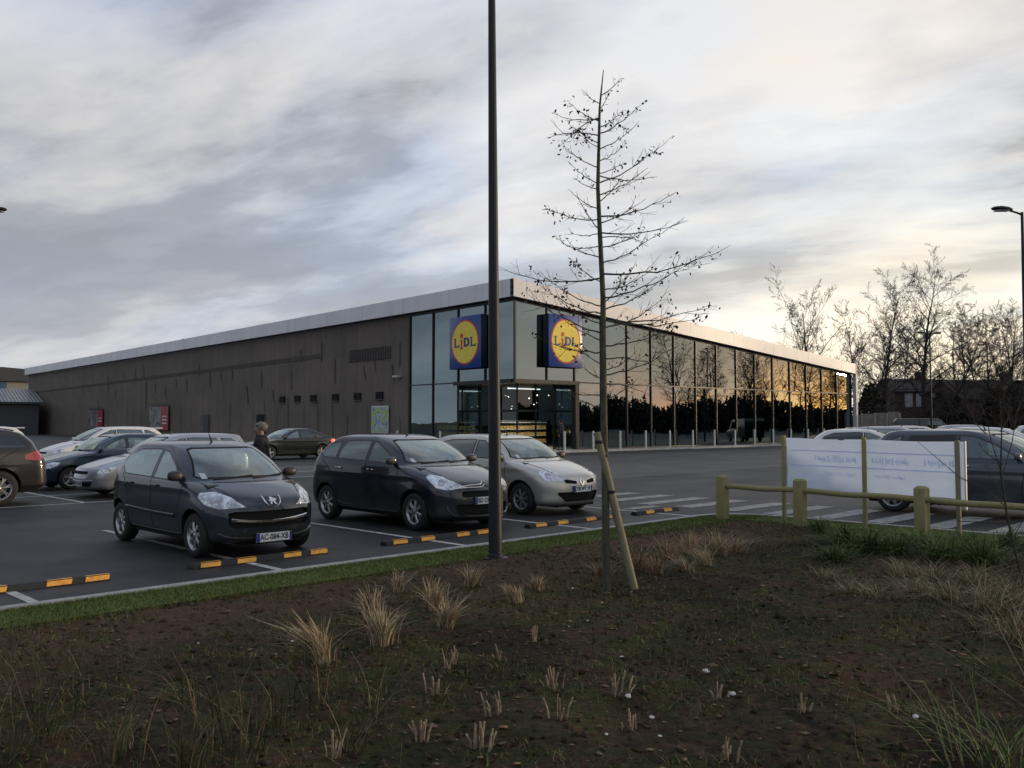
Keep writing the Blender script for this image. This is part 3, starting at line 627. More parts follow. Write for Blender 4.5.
def bmobj(bm,name,mat,parent,recess=None,off=None):
    if bm is None: return None
    if recess is not None:
        d=Vector(recess); fs=list(bm.faces)
        r=bmesh.ops.extrude_face_region(bm,geom=fs); vs=[g for g in r['geom'] if isinstance(g,bmesh.types.BMVert)]
        bmesh.ops.translate(bm,verts=vs,vec=d); bmesh.ops.delete(bm,geom=[f for f in fs if f.is_valid],context='FACES')
    if off:
        for v in bm.verts: v.co+=v.normal*off
    me=bpy.data.meshes.new(name); bm.to_mesh(me); me.materials.append(M[mat]); me.polygons.foreach_set('use_smooth',[True]*len(me.polygons)); me.set_sharp_from_angle(angle=R(50))
    return link(name,me,parent)
def clipx(poly,x0,x1):
    def c(P,f,ix):
        out=[]
        for i in range(len(P)):
            a,b=P[i],P[(i+1)%len(P)]
            if f(a): out.append(a)
            if f(a)!=f(b): t=(ix-a[0])/(b[0]-a[0]); out.append((ix,a[1]+t*(b[1]-a[1])))
        return out
    P=c(poly,lambda p:p[0]>=x0,x0); return c(P,lambda p:p[0]<=x1,x1)
def inset(poly,d):
    n=len(poly); area=sum(poly[i][0]*poly[(i+1)%n][1]-poly[(i+1)%n][0]*poly[i][1] for i in range(n)); sg=1 if area>0 else -1
    out=[]
    for i in range(n):
        p0,p1,p2=[Vector(poly[(i+k)%n]) for k in(-1,0,1)]
        e1=(p1-p0).normalized(); e2=(p2-p1).normalized(); n1=Vector((-e1.y,e1.x))*sg; n2=Vector((-e2.y,e2.x))*sg
        b=(n1+n2); 
        if b.length<1e-6: b=n1
        b=b.normalized(); k=d/max(.45,b.dot(n1)); out.append(tuple(p1+b*k))
    return out
AX,AY,AZ=Vector((1,0,0)),Vector((0,1,0)),Vector((0,0,1))
wheel_cache={}
def make_wheel(r,spokes,rim,parent,x,y,side,style=0):
    key=(r,spokes,rim,style)
    if key not in wheel_cache:
        w=.19; rr=r*.66; t=MB()
        t.lathe([(rr,-w/2),(rr+.02,-w/2-.004),(r-.03,-w/2),(r-.008,-w/2+.02),(r,-w/2+.05),(r,w/2-.05),(r-.008,w/2-.02),(r-.03,w/2),(rr+.02,w/2+.004),(rr,w/2)],'rubber',40,'Y')
        ty=t.build('tyre',None,smooth=40)
        m=MB(); yo=w/2-.012
        m.lathe([(rr+.006,-w/2),(rr-.02,-w/2+.03),(rr-.03,yo-.03),(rr-.012,yo),(rr+.006,yo+.006)],rim,40,'Y')
        m.lathe([(.001,yo-.005),(.03,yo-.006),(.055,yo-.022),(.06,yo-.05)],rim,20,'Y')
        m.lathe([(.001,yo-.10),(rr-.02,yo-.10)],'dark_gap',24,'Y')
        m.lathe([(.05,yo-.075),(rr*.68,yo-.075)],'rim_dull',24,'Y')
        for k in range(spokes):
            a0=2*math.pi*k/spokes+.3; 
            for (da,wd) in ([(0,.034)] if style==0 else [(-.13,.018),(.13,.018)]):
                pts=[]
                for rad,ww,yy in((.045,wd*.9,yo-.012),(rr*.55,wd*.75,yo-.014),(rr-.018,wd*1.0,yo-.022)):
                    aa=a0+da*(rad/rr); c=Vector((math.cos(aa)*rad,0,math.sin(aa)*rad)); tn=Vector((-math.sin(aa),0,math.cos(aa)))
                    pts.append((c-tn*ww+Vector((0,yy-.004,0)),c+tn*ww+Vector((0,yy-.004,0)),c+tn*ww*.6+Vector((0,yy+.008,0)),c-tn*ww*.6+Vector((0,yy+.008,0))))
                vs=[q for P in pts for q in P]; fs=[]
                for i in range(2):
                    for j in range(4): fs.append((i*4+j,i*4+(j+1)%4,(i+1)*4+(j+1)%4,(i+1)*4+j))
                m.add(vs,fs,rim)
        ri=m.build('rim',None,smooth=35)
        wheel_cache[key]=(ty.data,ri.data); bpy.data.objects.remove(ty); bpy.data.objects.remove(ri)
    e=bpy.data.objects.new('wheel',None); col.objects.link(e); e.parent=parent; e.location=(x,y,r); e.empty_display_size=.1
    a=link('tyre',wheel_cache[key][0],e); b=link('rim',wheel_cache[key][1],e)
    if side<0: a.rotation_euler=b.rotation_euler=(0,0,math.pi)
    a.rotation_euler=(0,rng.uniform(0,6),math.pi if side<0 else 0); b.rotation_euler=a.rotation_euler
def rbox(mb,c,d,mat,tx=None): mb.box(c,d,mat,tx=tx)
def make_car(s,name,label,cat,loc,rz,group=None,detail=2):
    root=thing(name,label,cat,loc,rz,group); bm=body_bm(s); bvh=BVHTree.FromBMesh(bm); P=s.paint; H=s.H; hw=s.W/2
    def yat(x,z):
        h=bvh.ray_cast(Vector((x,3,z)),Vector((0,-1,0))); return h[0].y if h[0] else hw
    def xat(y,z,sg=1):
        h=bvh.ray_cast(Vector((5*sg,y,z)),Vector((-sg,0,0))); return h[0].x if h[0] else sg*s.L/2
    def zat(x,y):
        h=bvh.ray_cast(Vector((x,y,4)),Vector((0,0,-1))); return h[0].z if h[0] else H
    # wheel arches
    Ra=s.r+.045
    for xa in s.ax:
        for sg in(1,-1):
            poly=[(xa+Ra*math.cos(t),s.r+.012+Ra*math.sin(t)) for t in[2*math.pi*k/28 for k in range(28)]]
            cut(bm,poly,AX,AZ,lambda f:f.calc_center_median().y*sg>.35 and f.normal.y*sg>.15)
            es=[e for e in bm.edges if e.is_boundary and all(v.co.y*sg>.3 and abs(math.hypot(v.co.x-xa,v.co.z-s.r-.012)-Ra)<.012 for v in e.verts)]
            mb=MB()
            for e in es:
                a,b=[v.co for v in e.verts]
                # flared lip (body colour dark) then liner inward
                c,d=Vector((b.x,sg*.45,b.z)),Vector((a.x,sg*.45,a.z)); mb.add([a,b,c,d],[(0,1,2,3)],'black_plastic')
            mb.add([(xa-Ra,sg*.45,s.zb-.02),(xa+Ra,sg*.45,s.zb-.02),(xa+Ra,sg*.45,s.r+Ra),(xa-Ra,sg*.45,s.r+Ra)],[(0,1,2,3)],'dark_gap')
            mb.build('wheel_arch',root)
            make_wheel(s.r,s.spokes,s.rim,root,xa,sg*(yat(xa,s.r+Ra+.03)-.122),sg,getattr(s,'wstyle',0))
    # DLO
    if s.dlo: dlo=s.dlo
    else:
        cx,cz=s.cowl; bz_=s.beltr; top=H-.115; t=-s.L/2
        if s.deck: dlo=[(s.deck[0]+.28,cz+.05),(cx-.30,cz+.01),(lerp(cx,s.rf,.55)-.20,lerp(cz,top,.62)),(s.rf-.14,top-.015),(s.rf-.5,top+.01),(s.rr+.35,top),(s.rr+.05,top-.06)]
        else: dlo=[(t+s.tailin+.30,bz_-.01+.02),(s.ax[1]+.1,lerp(cz,bz_,.7)+.0),(cx-.30,cz+.01),(lerp(cx,s.rf,.55)-.20,lerp(cz,top,.62)),(s.rf-.14,top-.015),(s.rf-.5,top+.01),(s.rr+.30,top-.02),(lerp(t+s.tailin,s.rr,.55)+.22,lerp(bz_,top,.6))]
    b=s.bpil; xs=[p[0] for p in dlo]; x0,x1=min(xs),max(xs)
    cp=getattr(s,'cpil',None)
    segs=[(b+.035,x1)]
    if cp: segs+=[(cp+.035,b-.035),(x0,cp-.035)]
    else: segs+=[(x0,b-.035)]
    sill=s.zb+.12
    fd=[(b,sill),(lerp(s.cowl[0]-.12,s.ax[0]-s.r-.12,1.0),sill),(s.ax[0]-s.r-.10,.75),(min(s.cowl[0]-.22,s.ax[0]-.2),s.cowl[1]-.01),(lerp(s.cowl[0],s.rf,.55)-.10,lerp(s.cowl[1],H-.09,.66)),(s.rf-.08,H-.085),(b,H-.08)]
    rx=s.ax[1]+.12
    rd=[(max(rx,s.ax[1]+s.r*.8),sill),(b-.006,sill),(b-.006,H-.08),((cp or s.rr+.35),H-.085),(cp-.05 if cp else x0+.04,(s.beltr+H)/2-.05),(cp-.05 if cp else x0+.04,s.beltr),(s.ax[1]+.02,.8)]
    for sg in(1,-1):
        flt=lambda f:f.calc_center_median().y*sg>.2 and f.normal.y*sg>.35
        doors=[]
        if detail>=2:
            for k,poly in enumerate([fd,rd]):
                nb=cut(bm,poly,AX,AZ,flt)
                doors.append(nb)
        for k,(a,c) in enumerate(segs):
            outer=clipx(dlo,a-.02,c+.02); inner=inset(clipx(dlo,a,c),.018)
            src=doors[k] if doors and k<2 and doors[k] else bm
            dobj_parent=root
            fr=cut(src,outer,AX,AZ,flt)
            if fr is None and src is not bm: fr=cut(bm,outer,AX,AZ,flt)
            if fr is None: continue
            gl=cut(fr,inner,AX,AZ,flt)
            if src is not bm and src.faces:
                d=bmobj(src,'door',P,root); dobj_parent=d
                hx=(b+.17) if k==0 else (s.ax[1]+.42); hzz=lerp(s.cowl[1],s.beltr,.5)-.13
                hm=MB(); yy=yat(hx,hzz)*sg; hm.box((hx,yy+sg*.018,hzz),(.17,.02,.028),getattr(s,'handle',P)); hm.box((hx+.05,yy+sg*.004,hzz),(.03,.02,.025),'black_plastic'); hm.box((hx-.05,yy+sg*.004,hzz),(.03,.02,.025),'black_plastic'); hm.build('handle',d,bevel=.006)
                doors[k]=None
            f=bmobj(fr,'window_frame','black_plastic',dobj_parent)
            if gl: bmobj(gl,'window_pane',('car_glass_dark' if getattr(s,'tint',0) and k>0 else 'car_glass'),dobj_parent)
    # windscreens
    for sg,nm in((1,'windscreen'),(-1,'rear_window')):
        if sg>0: z0,z1=s.cowl[1]+.025,H-.085; wb_,wt=hw*.80,hw*.61
        else:
            z0=(s.deck[1]+.03) if s.deck else s.beltr+.03; z1=H-s.roofdrop-.05; wb_,wt=hw*.74,hw*.58
        poly=[(-wb_,z0+.03),(-wb_*.9,z0),(wb_*.9,z0),(wb_,z0+.03),(wt,z1-.02),(wt*.85,z1),(-wt*.85,z1),(-wt,z1-.02)]
        fl=lambda f:f.normal.x*sg>.18 and f.calc_center_median().x*sg>-.6
        fr=cut(bm,poly,AY,AZ,fl)
        if fr:
            gl=cut(fr,inset(poly,.022),AY,AZ,fl); o=bmobj(fr,'screen_surround','dark_gap',root)
            if gl: bmobj(gl,nm,('car_glass_dark' if sg<0 and getattr(s,'tint',0) else 'car_glass'),root)
    # headlights
    ang=R(getattr(s,'hlang',40))
    for sg in(1,-1):
        Ah=Vector((-math.sin(ang),sg*math.cos(ang),0)); Nh=Vector((math.cos(ang),sg*math.sin(ang),0))
        fl=lambda f:f.normal.dot(Nh)>.1 and f.calc_center_median().x>.4 and f.calc_center_median().y*sg>.05
        poly=getattr(s,'hl')(s)
        hb=cut(bm,poly,Ah,AZ,fl)
        if hb:
            lens=[]
            for (ca,cz_,cr_,lm) in getattr(s,'lens',[]):
                lens.append((cut(hb,[(ca+cr_*math.cos(2*math.pi*k/14),cz_+cr_*math.sin(2*math.pi*k/14)) for k in range(14)],Ah,AZ,fl),lm))
            ho=bmobj(hb,'headlight','headlamp',root)
            for l,lm in lens:
                if l: bmobj(l,'lens',lm,ho,off=.004)
        # tail lights
        At=Vector((math.sin(ang),sg*math.cos(ang),0)); Nt=Vector((-math.cos(ang),sg*math.sin(ang),0))
        flt2=lambda f:f.normal.dot(Nt)>.1 and f.calc_center_median().x<-.4 and f.calc_center_median().y*sg>.05
        tl=getattr(s,'tl',None)
        c0=-s.L/2*math.sin(ang)+hw*math.cos(ang)
        poly=tl(s) if tl else [(c0-.02,.80),(c0+.10,.78),(c0+.16,.98),(c0+.10,1.08),(c0+.02,1.02)]
        tb=cut(bm,poly,At,AZ,flt2); bmobj(tb,'tail_light',getattr(s,'tlm','tail_red'),root)
    # grilles
    for poly,rec,mat in getattr(s,'grilles',[]):
        g=cut(bm,poly,AY,AZ,lambda f:f.normal.x>.25 and f.calc_center_median().x>.5)
        bmobj(g,'grille',mat,root,recess=(-rec,0,0) if rec else None)
    for poly in getattr(s,'rear_dark',[]):
        g=cut(bm,poly,AY,AZ,lambda f:f.normal.x<-.25); bmobj(g,'rear_bumper','black_plastic',root)
    bmobj(bm,'body',P,root)
    # front bars (chrome etc): strips following the nose
    def nose_strip(pts,wz,mat,off=.012,name='trim_bar',sg=1):
        mb=MB(); n=24; PP=catm(pts,n); vs=[];fs=[]
        for i,(y,z) in enumerate(PP):
            for dz,do in((-wz/2,0),(-wz/2*.6,off),(wz/2*.6,off),(wz/2,0)): vs.append((xat(y,z+dz,sg)+do*sg,y,z+dz))
        for i in range(n-1):
            for j in range(3): fs.append((i*4+j,i*4+j+1,i*4+j+5,i*4+j+4))
        mb.add(vs,fs,mat); return mb.build(name,root,smooth=50)
    for pts,wz,mat in getattr(s,'bars',[]): nose_strip(pts,wz,mat)
    def side_strip(pts,wz,mat,off,name,n=30,both=True,parent=None):
        for sg in((1,-1) if both else (1,)):
            mb=MB(); PP=catm(pts,n); vs=[];fs=[]
            for i in range(n):
                x,z=PP[i]; t=PP[min(i+1,n-1)]-PP[max(i-1,0)]; t=t/np.linalg.norm(t); nn=np.array([-t[1],t[0]])
                for k,o in((-.5,0),(-.3,1),(.3,1),(.5,0)):
                    xx,zz=x+nn[0]*wz*k,z+nn[1]*wz*k; vs.append((xx,sg*(yat(xx,zz)+(off if o else .0015)),zz))
            for i in range(n-1):
                for j in range(3): fs.append((i*4+j,i*4+j+1,i*4+j+5,i*4+j+4))
            mb.add(vs,fs,mat); mb.build(name,root,smooth=50)
    if detail>=2:
        zt=lerp(s.cowl[1],s.beltr,.5)-.01
        side_strip([(b,sill),(b,zt*.5+.2),(b,zt)],.013,'dark_gap',.0025,'door_gap',16)
        side_strip([(s.ax[0]-s.r-.11,sill),(s.ax[0]-s.r-.11,.62),(min(s.cowl[0]-.2,s.ax[0]-.22)-.0,s.cowl[1]-.04)],.013,'dark_gap',.0025,'door_gap',16)
        side_strip([(s.ax[1]+s.r+.02,sill+.02),(s.ax[1]+.16+s.r*.5,.72),(x0+.14,zt+.02)],.012,'dark_gap',.0025,'door_gap',16)
        side_strip([(s.ax[0]-s.r-.10,s.zb+.075),(0,s.zb+.07),(s.ax[1]+s.r+.10,s.zb+.075)],.035,getattr(s,'sillm','black_plastic'),.008,'sill_trim')
        if getattr(s,'moulding',None): side_strip(*s.moulding,'door_moulding')
        # wipers
        for (ya,yb) in((-.45,.12),(.1,.6)):
            mb=MB(); pts=[]
            for i in range(8):
                t=i/7; y=lerp(ya,yb,t)*hw/.82; z=s.cowl[1]+.022+.035*t; pts.append((xat(y,z)+.012,y,z))
            mb.tube(pts,.007,'black_plastic',6); mb.build('wiper',root)
        # roof aerial
        mb=MB(); ax_=s.rf-.18 if not getattr(s,'rear_aerial',0) else s.rr+.25; mb.tube([(ax_,0,zat(ax_,0)-.005),(ax_-.03,0,H+.03),(ax_-.09,0,H+.10)],[.018,.012,.004],'black_plastic',6); mb.build('aerial',root,smooth=60)
    # hood seam
    if detail>=2:
        for sg in(1,-1):
            mb=MB(); pts=[]
            for i in range(14):
                t=i/13; x=lerp(s.L/2-.26,s.cowl[0]-.04,t); y=sg*hw*lerp(.60,.80,t); pts.append((x,y,zat(x,y)+.0008))
            mb.tube(pts,.0045,'dark_gap',4); mb.build('bonnet_gap',root)
    # mirrors
    for sg in(1,-1):
        mx=s.cowl[0]-.34; mz=s.cowl[1]+.07; my=yat(mx,mz-.03)
        mb=MB(); bmm=bmesh.new(); bmesh.ops.create_icosphere(bmm,subdivisions=3,radius=1)
        for v in bmm.verts:
            c=v.co; q=Vector([math.copysign(abs(a)**.7,a) for a in c]); q.x=q.x*.062 if q.x>0 else q.x*.035; q.y*=.10; q.z*=.065; v.co=q+Vector((0,.0,.0))
        me=bpy.data.meshes.new('mirror'); bmm.to_mesh(me); bmm.free(); me.materials.append(M[getattr(s,'mirror',P)]); me.polygons.foreach_set('use_smooth',[True]*len(me.polygons))
        o=link('wing_mirror',me,root); o.location=(mx,sg*(my+.095),mz)
        mb.box((0,-sg*.085,-.05),(.05,.06,.03),'black_plastic'); mb.box((-.036,0,0),(.004,.15,.09),'chrome'); mb.build('mirror_mount',o,bevel=.004)
    # interior
    mb=MB(); zb=s.zb+.05; xc0,xc1=-s.L/2+.45,s.cowl[0]+.05
    mb.box(((xc0+xc1)/2,0,zb+.01),(xc1-xc0,2*hw*.86,.02),'shop_dark')
    mb.box((s.cowl[0]-.08,0,s.cowl[1]-.14),(.5,2*hw*.80,.20),'black_plastic')
    mb.build('dashboard',root,bevel=.03)
    sx=[s.cowl[0]-1.05,s.cowl[0]-1.9]
    for k,x in enumerate(sx):
        for y in((-.36,.36)):
            q=MB(); tl_=Matrix.Rotation(R(-14),4,'Y'); sc_=getattr(s,'seat','seat_cloth')
            q.box((x+.1,y,.45+s.zb*.3),(.5,.46,.16),sc_); q.box((x-.18,y,.78),(.14,.44,.62),sc_,tx=tl_); q.box((x-.27,y,1.17),(.09,.24,.17),sc_,tx=tl_)
            q.build('car_seat',root,bevel=.04)
    if detail>=2:
        q=MB(); q.lathe([(.16+.014*math.cos(a),.014*math.sin(a)) for a in[2*math.pi*i/8 for i in range(8)]],'black_plastic',24,'X',closed=True)
        q.box((0,0,0),(.02,.28,.03),'black_plastic'); o=q.build('steering_wheel',root,smooth=60); o.location=(s.cowl[0]-.55,.36,.93); o.rotation_euler=(0,R(20),0)
    # underbody
    mb=MB(); mb.box((0,0,s.zb+.02),(s.L-.35,2*hw*.60,.10),'dark_gap'); mb.box(((s.ax[0]+s.ax[1])/2,0,s.zb+.03),(s.wb-2*Ra-.06,2*hw*.86,.05),'dark_gap'); mb.build('underbody',root)
    s.xat,s.yat,s.zat=xat,yat,zat
    return root
def plate(root,s,txt,z,sg=1,w=.50,h=.11,y=0,bold=.0015):
    x=max(s.xat(y,z),s.xat(y,z-h/2),s.xat(y,z+h/2),s.xat(y+w*.45,z))*1.0 if sg>0 else min(s.xat(y,z,-1),s.xat(y,z+h/2,-1))
    mb=MB(); mb.box((x+sg*.006,y,z),(.012,w,h),'plate_white'); 
    mb.box((x+sg*.0105,y-sg*(w/2-.022),z),(.008,.044,h-.004),'plate_blue'); mb.box((x+sg*.0105,y+sg*(w/2-.016),z),(.008,.030,h-.004),'plate_blue'); mb.box((x-sg*.002,y,z),(.012,w+.02,h+.016),'black_plastic')
    p=mb.build('number_plate',root)
    me=textmesh(txt,.098,'black_plastic',bold); t=link('plate_text',me,p); t.location=(x+sg*.014,y,z); t.rotation_euler=(math.pi/2,0,math.pi/2*sg); t.scale=(.86,1.05,1)
    return p
GRP='cars parked in the supermarket car park'
def carloc(u,v,heading):  # heading in the car-park frame: 'a' toward kerb, 'u-' etc.
    return uv(u,v)
HEAD={'-v':R(-45),'+v':R(135),'-u':R(225),'+u':R(45)}
paint('paint_grey107',(.018,.026,.042),.45,.30); paint('paint_c3',(.012,.016,.028),.4,.28); paint('paint_clio',(.50,.485,.44),.55,.32)
paint('paint_silver',(.36,.38,.42),.6,.32); paint('paint_navy',(.015,.035,.06),.35,.28); paint('paint_white',(.72,.72,.70),0,.3); paint('paint_suv',(.026,.026,.027),.45,.35)
paint('paint_darkgreen',(.014,.022,.024),.4,.3); paint('paint_mpv',(.055,.075,.10),.45,.3); paint('paint_black',(.012,.012,.013),.3,.3)
def hl_std(w0=.02,w1=.20,z0=.55,z1=.74):
    def f(s):
        c=(-s.L/2)*0
        ang=R(getattr(s,'hlang',40)); cc=-(s.L/2-.22)*math.sin(ang)+(s.W/2-.20)*math.cos(ang)
        return [(cc-w0-.10,z0+.03),(cc+.02,z0),(cc+w1,z1-.07),(cc+w1+.04,z1),(cc+.06,z1),(cc-w0-.02,z0+.10)]
    return f
# --- hero 1: small grey five-door
s=spec(L=3.45,W=1.63,H=1.465,hz=.74,cowl=(1.0,.955),rf=.14,rr=-1.22,beltr=1.05,fo=.66,wb=2.34,r=.285,paint='paint_grey107',bpil=-.17,spokes=7,rim='rim',hump=.035,cf=.52,pf=2.35,
  dlo=[(-1.33,1.12),(-1.12,.985),(.70,.945),(.40,1.16),(.04,1.335),(-.25,1.365),(-.9,1.35),(-1.22,1.27)],mirror='black_plastic')
s.hlang=42
def h107(s):
    return [(-.78,.70),(-.50,.605),(-.43,.64),(-.42,.72),(-.47,.80),(-.56,.835),(-.66,.80)][::1]
s.hl=lambda s:[(-.84,.655),(-.52,.635),(-.32,.69),(-.21,.775),(-.23,.83),(-.42,.845),(-.64,.775)]
s.lens=[(-.46,.735,.064,'lens'),(-.63,.695,.035,'lens')]
s.grilles=[([(-.56,.44),(-.50,.39),(.50,.39),(.56,.44),(.57,.58),(.50,.60),(-.50,.60),(-.57,.58)],.05,'dark_gap'),([(-.5,.20),(.5,.20),(.55,.25),(.5,.34),(-.5,.34),(-.55,.25)],.0,'black_plastic')]
s.bars=[([(-.54,.50),(-.3,.475),(0,.465),(.3,.475),(.54,.50)],.045,'chrome'),([(-.66,.33),(-.5,.275),(0,.255),(.5,.275),(.66,.33)],.018,'chrome')]
s.moulding=([(.55,.50),(-.2,.505),(-1.0,.53)],.05,'paint_grey107',.012)
s107=s
c=make_car(s,'parked_car','small dark grey five-door hatchback facing the camera with chrome grille bar, nearest the lawn','car',uv(5.98,12.02),HEAD['-v'],GRP)
plate(c,s,'AC-084-XB',.26)
mb=MB(); x0=s.xat(0,.70)
def nose_poly(mb,s,poly,mat,off,y0=0,z0=0):
    n=len(poly); cen=(sum(p[0] for p in poly)/n,sum(p[1] for p in poly)/n)
    vs=[(s.xat(y0+a,z0+b)+off,y0+a,z0+b) for a,b in poly]+[(s.xat(y0+cen[0],z0+cen[1])+off,y0+cen[0],z0+cen[1])]
    mb.add(vs,[(i,(i+1)%n,n) for i in range(n)],mat)
mb=MB(); nose_poly(mb,s,[(-.115,.765),(.115,.765),(.10,.70),(.05,.655),(0,.645),(-.05,.655),(-.10,.70)],'black_plastic',.006)
lion=[(-.05,.675),(-.02,.675),(-.015,.70),(.0,.715),(.01,.69),(.03,.67),(.05,.675),(.035,.70),(.03,.725),(.055,.72),(.05,.745),(.02,.745),(.01,.76),(-.02,.765),(-.035,.75),(-.02,.735),(-.05,.73),(-.06,.71),(-.03,.715)]
vs=[(s.xat(a,b)+.014,a,b) for a,b in lion]; mb.add(vs,[tuple(range(len(vs)))],'chrome'); mb.build('emblem',c)
def arc_tube(s,pts,r,mat,off=.008):
    PP=catm(pts,22); mb=MB(); mb.tube([(s.xat(a,b)+off,a,b) for a,b in PP],r,mat,6); return mb
arc_tube(s,[(-.122,.775),(-.105,.70),(-.055,.65),(0,.637),(.055,.65),(.105,.70),(.122,.775)],.009,'chrome').build('emblem_surround',c,smooth=60)
# stickers on the windscreen
def sticker(root,s,y,z,w,h,mat):
    mb=MB(); mb.add([(s.xat(y+a,z+b)+.006,y+a,z+b) for a,b in((-w/2,-h/2),(w/2,-h/2),(w/2,h/2),(-w/2,h/2))],[(0,1,2,3)],mat); mb.build('windscreen_sticker',root)
sticker(c,s,-.54,1.02,.07,.07,'pane_pale')
# --- hero 2: dark C3-like hatch
s=spec(L=3.94,W=1.73,H=1.52,hz=.76,cowl=(.98,1.03),rf=.12,rr=-1.35,beltr=1.10,fo=.82,wb=2.465,r=.305,paint='paint_c3',bpil=-.13,spokes=7,rim='rim',wstyle=0,hump=.04,cf=.55,pf=2.3,tailin=.14,cpil=-1.02,handle='chrome',
  dlo=[(-1.62,1.22),(-1.45,1.10),(.70,1.04),(.38,1.24),(.0,1.40),(-.35,1.425),(-.9,1.41),(-1.35,1.355)])
s.hlang=42
s.hl=lambda s:[(-1.0,.70),(-.70,.665),(-.52,.70),(-.35,.86),(-.40,.90),(-.62,.865),(-.84,.775)]
s.lens=[(-.60,.775,.055,'lens'),(-.76,.735,.035,'lens')]
s.grilles=[([(-.46,.58),(-.42,.545),(.42,.545),(.46,.58),(.44,.645),(-.44,.645)],.04,'dark_gap'),([(-.50,.27),(.50,.27),(.55,.40),(.52,.44),(-.52,.44),(-.55,.40)],.04,'dark_gap'),([(-.68,.19),(.68,.19),(.68,.215),(-.68,.215)],0,'black_plastic')]
s.bars=[([(-.56,.265),(0,.235),(.56,.265)],.028,'chrome'),([(-.66,.42),(-.63,.33),(-.56,.27)],.022,'chrome'),([(.66,.42),(.63,.33),(.56,.27)],.022,'chrome')]
sC3=s
c=make_car(s,'parked_car','dark rounded hatchback with chrome chevrons and chrome door handles, parked behind the lamp post','car',uv(9.78,12.32),HEAD['-v'],GRP)
plate(c,s,'BD-239-KE',.49)
for dz in(0,.045):
    arc_tube(s,[(-.50,.695+dz*.3),(-.30,.70+dz*.75),(-.08,.70+dz),(0,.74+dz),(.08,.70+dz),(.30,.70+dz*.75),(.50,.695+dz*.3)],.010,'chrome').build('chevron',c,smooth=60)
sticker(c,s,-.56,1.10,.07,.06,'pane_pale')
# --- hero 3: champagne silver hatch
s=spec(L=3.99,W=1.72,H=1.49,hz=.73,cowl=(1.00,1.0),rf=.18,rr=-1.40,beltr=1.07,fo=.82,wb=2.575,r=.30,paint='paint_clio',bpil=-.16,spokes=7,rim='rim_dull',wstyle=1,hump=.045,cf=.56,pf=2.3,handle='paint_clio',mirror='black_plastic',
  dlo=[(-1.50,1.14),(-1.30,1.06),(.68,1.01),(.40,1.19),(.05,1.37),(-.3,1.395),(-.95,1.38),(-1.38,1.30)])
s.hlang=42
s.hl=lambda s:[(-1.0,.665),(-.76,.63),(-.62,.65),(-.50,.80),(-.55,.86),(-.72,.84),(-.90,.76)]
s.lens=[(-.66,.745,.058,'lens'),(-.80,.71,.035,'lens')]
s.grilles=[([(-.40,.60),(-.14,.58),(-.14,.635),(-.38,.675),(-.42,.65)],.03,'dark_gap'),([(.40,.60),(.14,.58),(.14,.635),(.38,.675),(.42,.65)],.03,'dark_gap'),([(-.40,.26),(.40,.26),(.56,.40),(.54,.44),(-.54,.44),(-.56,.40)],.05,'dark_gap')]
s.bars=[]
sCl=s
c=make_car(s,'parked_car','champagne silver five-door hatchback parked beside the dark one, behind the lamp post and young tree','car',uv(12.72,12.85),HEAD['-v'],GRP)
plate(c,s,'738 WY 59',.49)
mb=MB(); d=[(-.07,.62),(0,.53),(.07,.62),(0,.71)]; d2=[(-.032,.62),(0,.578),(.032,.62),(0,.662)]
vs=[(s.xat(a,b)+.014,a,b) for a,b in d]+[(s.xat(a,b)+.014,a,b) for a,b in d2]; mb.add(vs,[(0,1,5,4),(1,2,6,5),(2,3,7,6),(3,0,4,7)],'chrome'); mb.build('emblem',c)
sticker(c,s,-.54,1.07,.07,.06,'pane_pale')
# --- generic specs
def gen(**k):
    s=spec(**k); s.hlang=42
    def hlf(s):
        cc=-(s.L/2)*math.sin(R(42))+(s.W/2)*math.cos(R(42)); z=s.hz
        return [(cc-.02+.0,z-.09),(cc+.16,z-.11),(cc+.30,z-.02),(cc+.34,z+.04),(cc+.16,z+.05),(cc+.02,z)]
    s.hl=hlf; z=s.hz
    s.grilles=[([(-.40,z-.12),(.40,z-.12),(.42,z-.05),(-.42,z-.05)],.02,'dark_gap'),([(-.5,.26),(.5,.26),(.55,.36),(.5,.40),(-.5,.40),(-.55,.36)],.03,'dark_gap')]
    return s
# silver estate
s=gen(L=4.03,W=1.66,H=1.46,hz=.66,cowl=(.85,.95),rf=.05,rr=-1.72,beltr=1.0,fo=.85,wb=2.44,r=.29,paint='paint_silver',bpil=-.25,cpil=-1.12,tailin=.10,hump=.03,roofdrop=.06)
s.bars=[([(-.6,.40),(0,.375),(.6,.40)],.05,'paint_silver')]
c=make_car(s,'parked_car','silver estate car with low nose, half hidden behind the small grey hatchback','car',uv(9.45,21.5),HEAD['-u'],GRP)
plate(c,s,'4871 XD 62',.33)
# dark blue hatch
s=gen(L=3.85,W=1.66,H=1.43,hz=.66,cowl=(.75,.95),rf=-.05,rr=-1.45,beltr=1.0,fo=.80,wb=2.44,r=.29,paint='paint_navy',bpil=-.3,tailin=.12)
c=make_car(s,'parked_car','dark blue hatchback between the white car and the silver estate','car',uv(9.3,24.9),HEAD['-u'],GRP)
navy=c
# white hatch with spoiler
s=gen(L=4.35,W=1.77,H=1.57,hz=.74,cowl=(1.10,1.04),rf=.2,rr=-1.62,beltr=1.10,fo=.9,wb=2.6,r=.32,paint='paint_white',bpil=-.15,cpil=-1.15,tailin=.16)
c=make_car(s,'parked_car','tall white hatchback with black roof spoiler, behind the blue and silver cars at left','car',uv(12.6,33.8),HEAD['-u'],GRP); white=c
mb=MB(); mb.box((-1.78,0,1.50),(.28,1.15,.035),'paint_white'); mb.build('spoiler',c,bevel=.012)
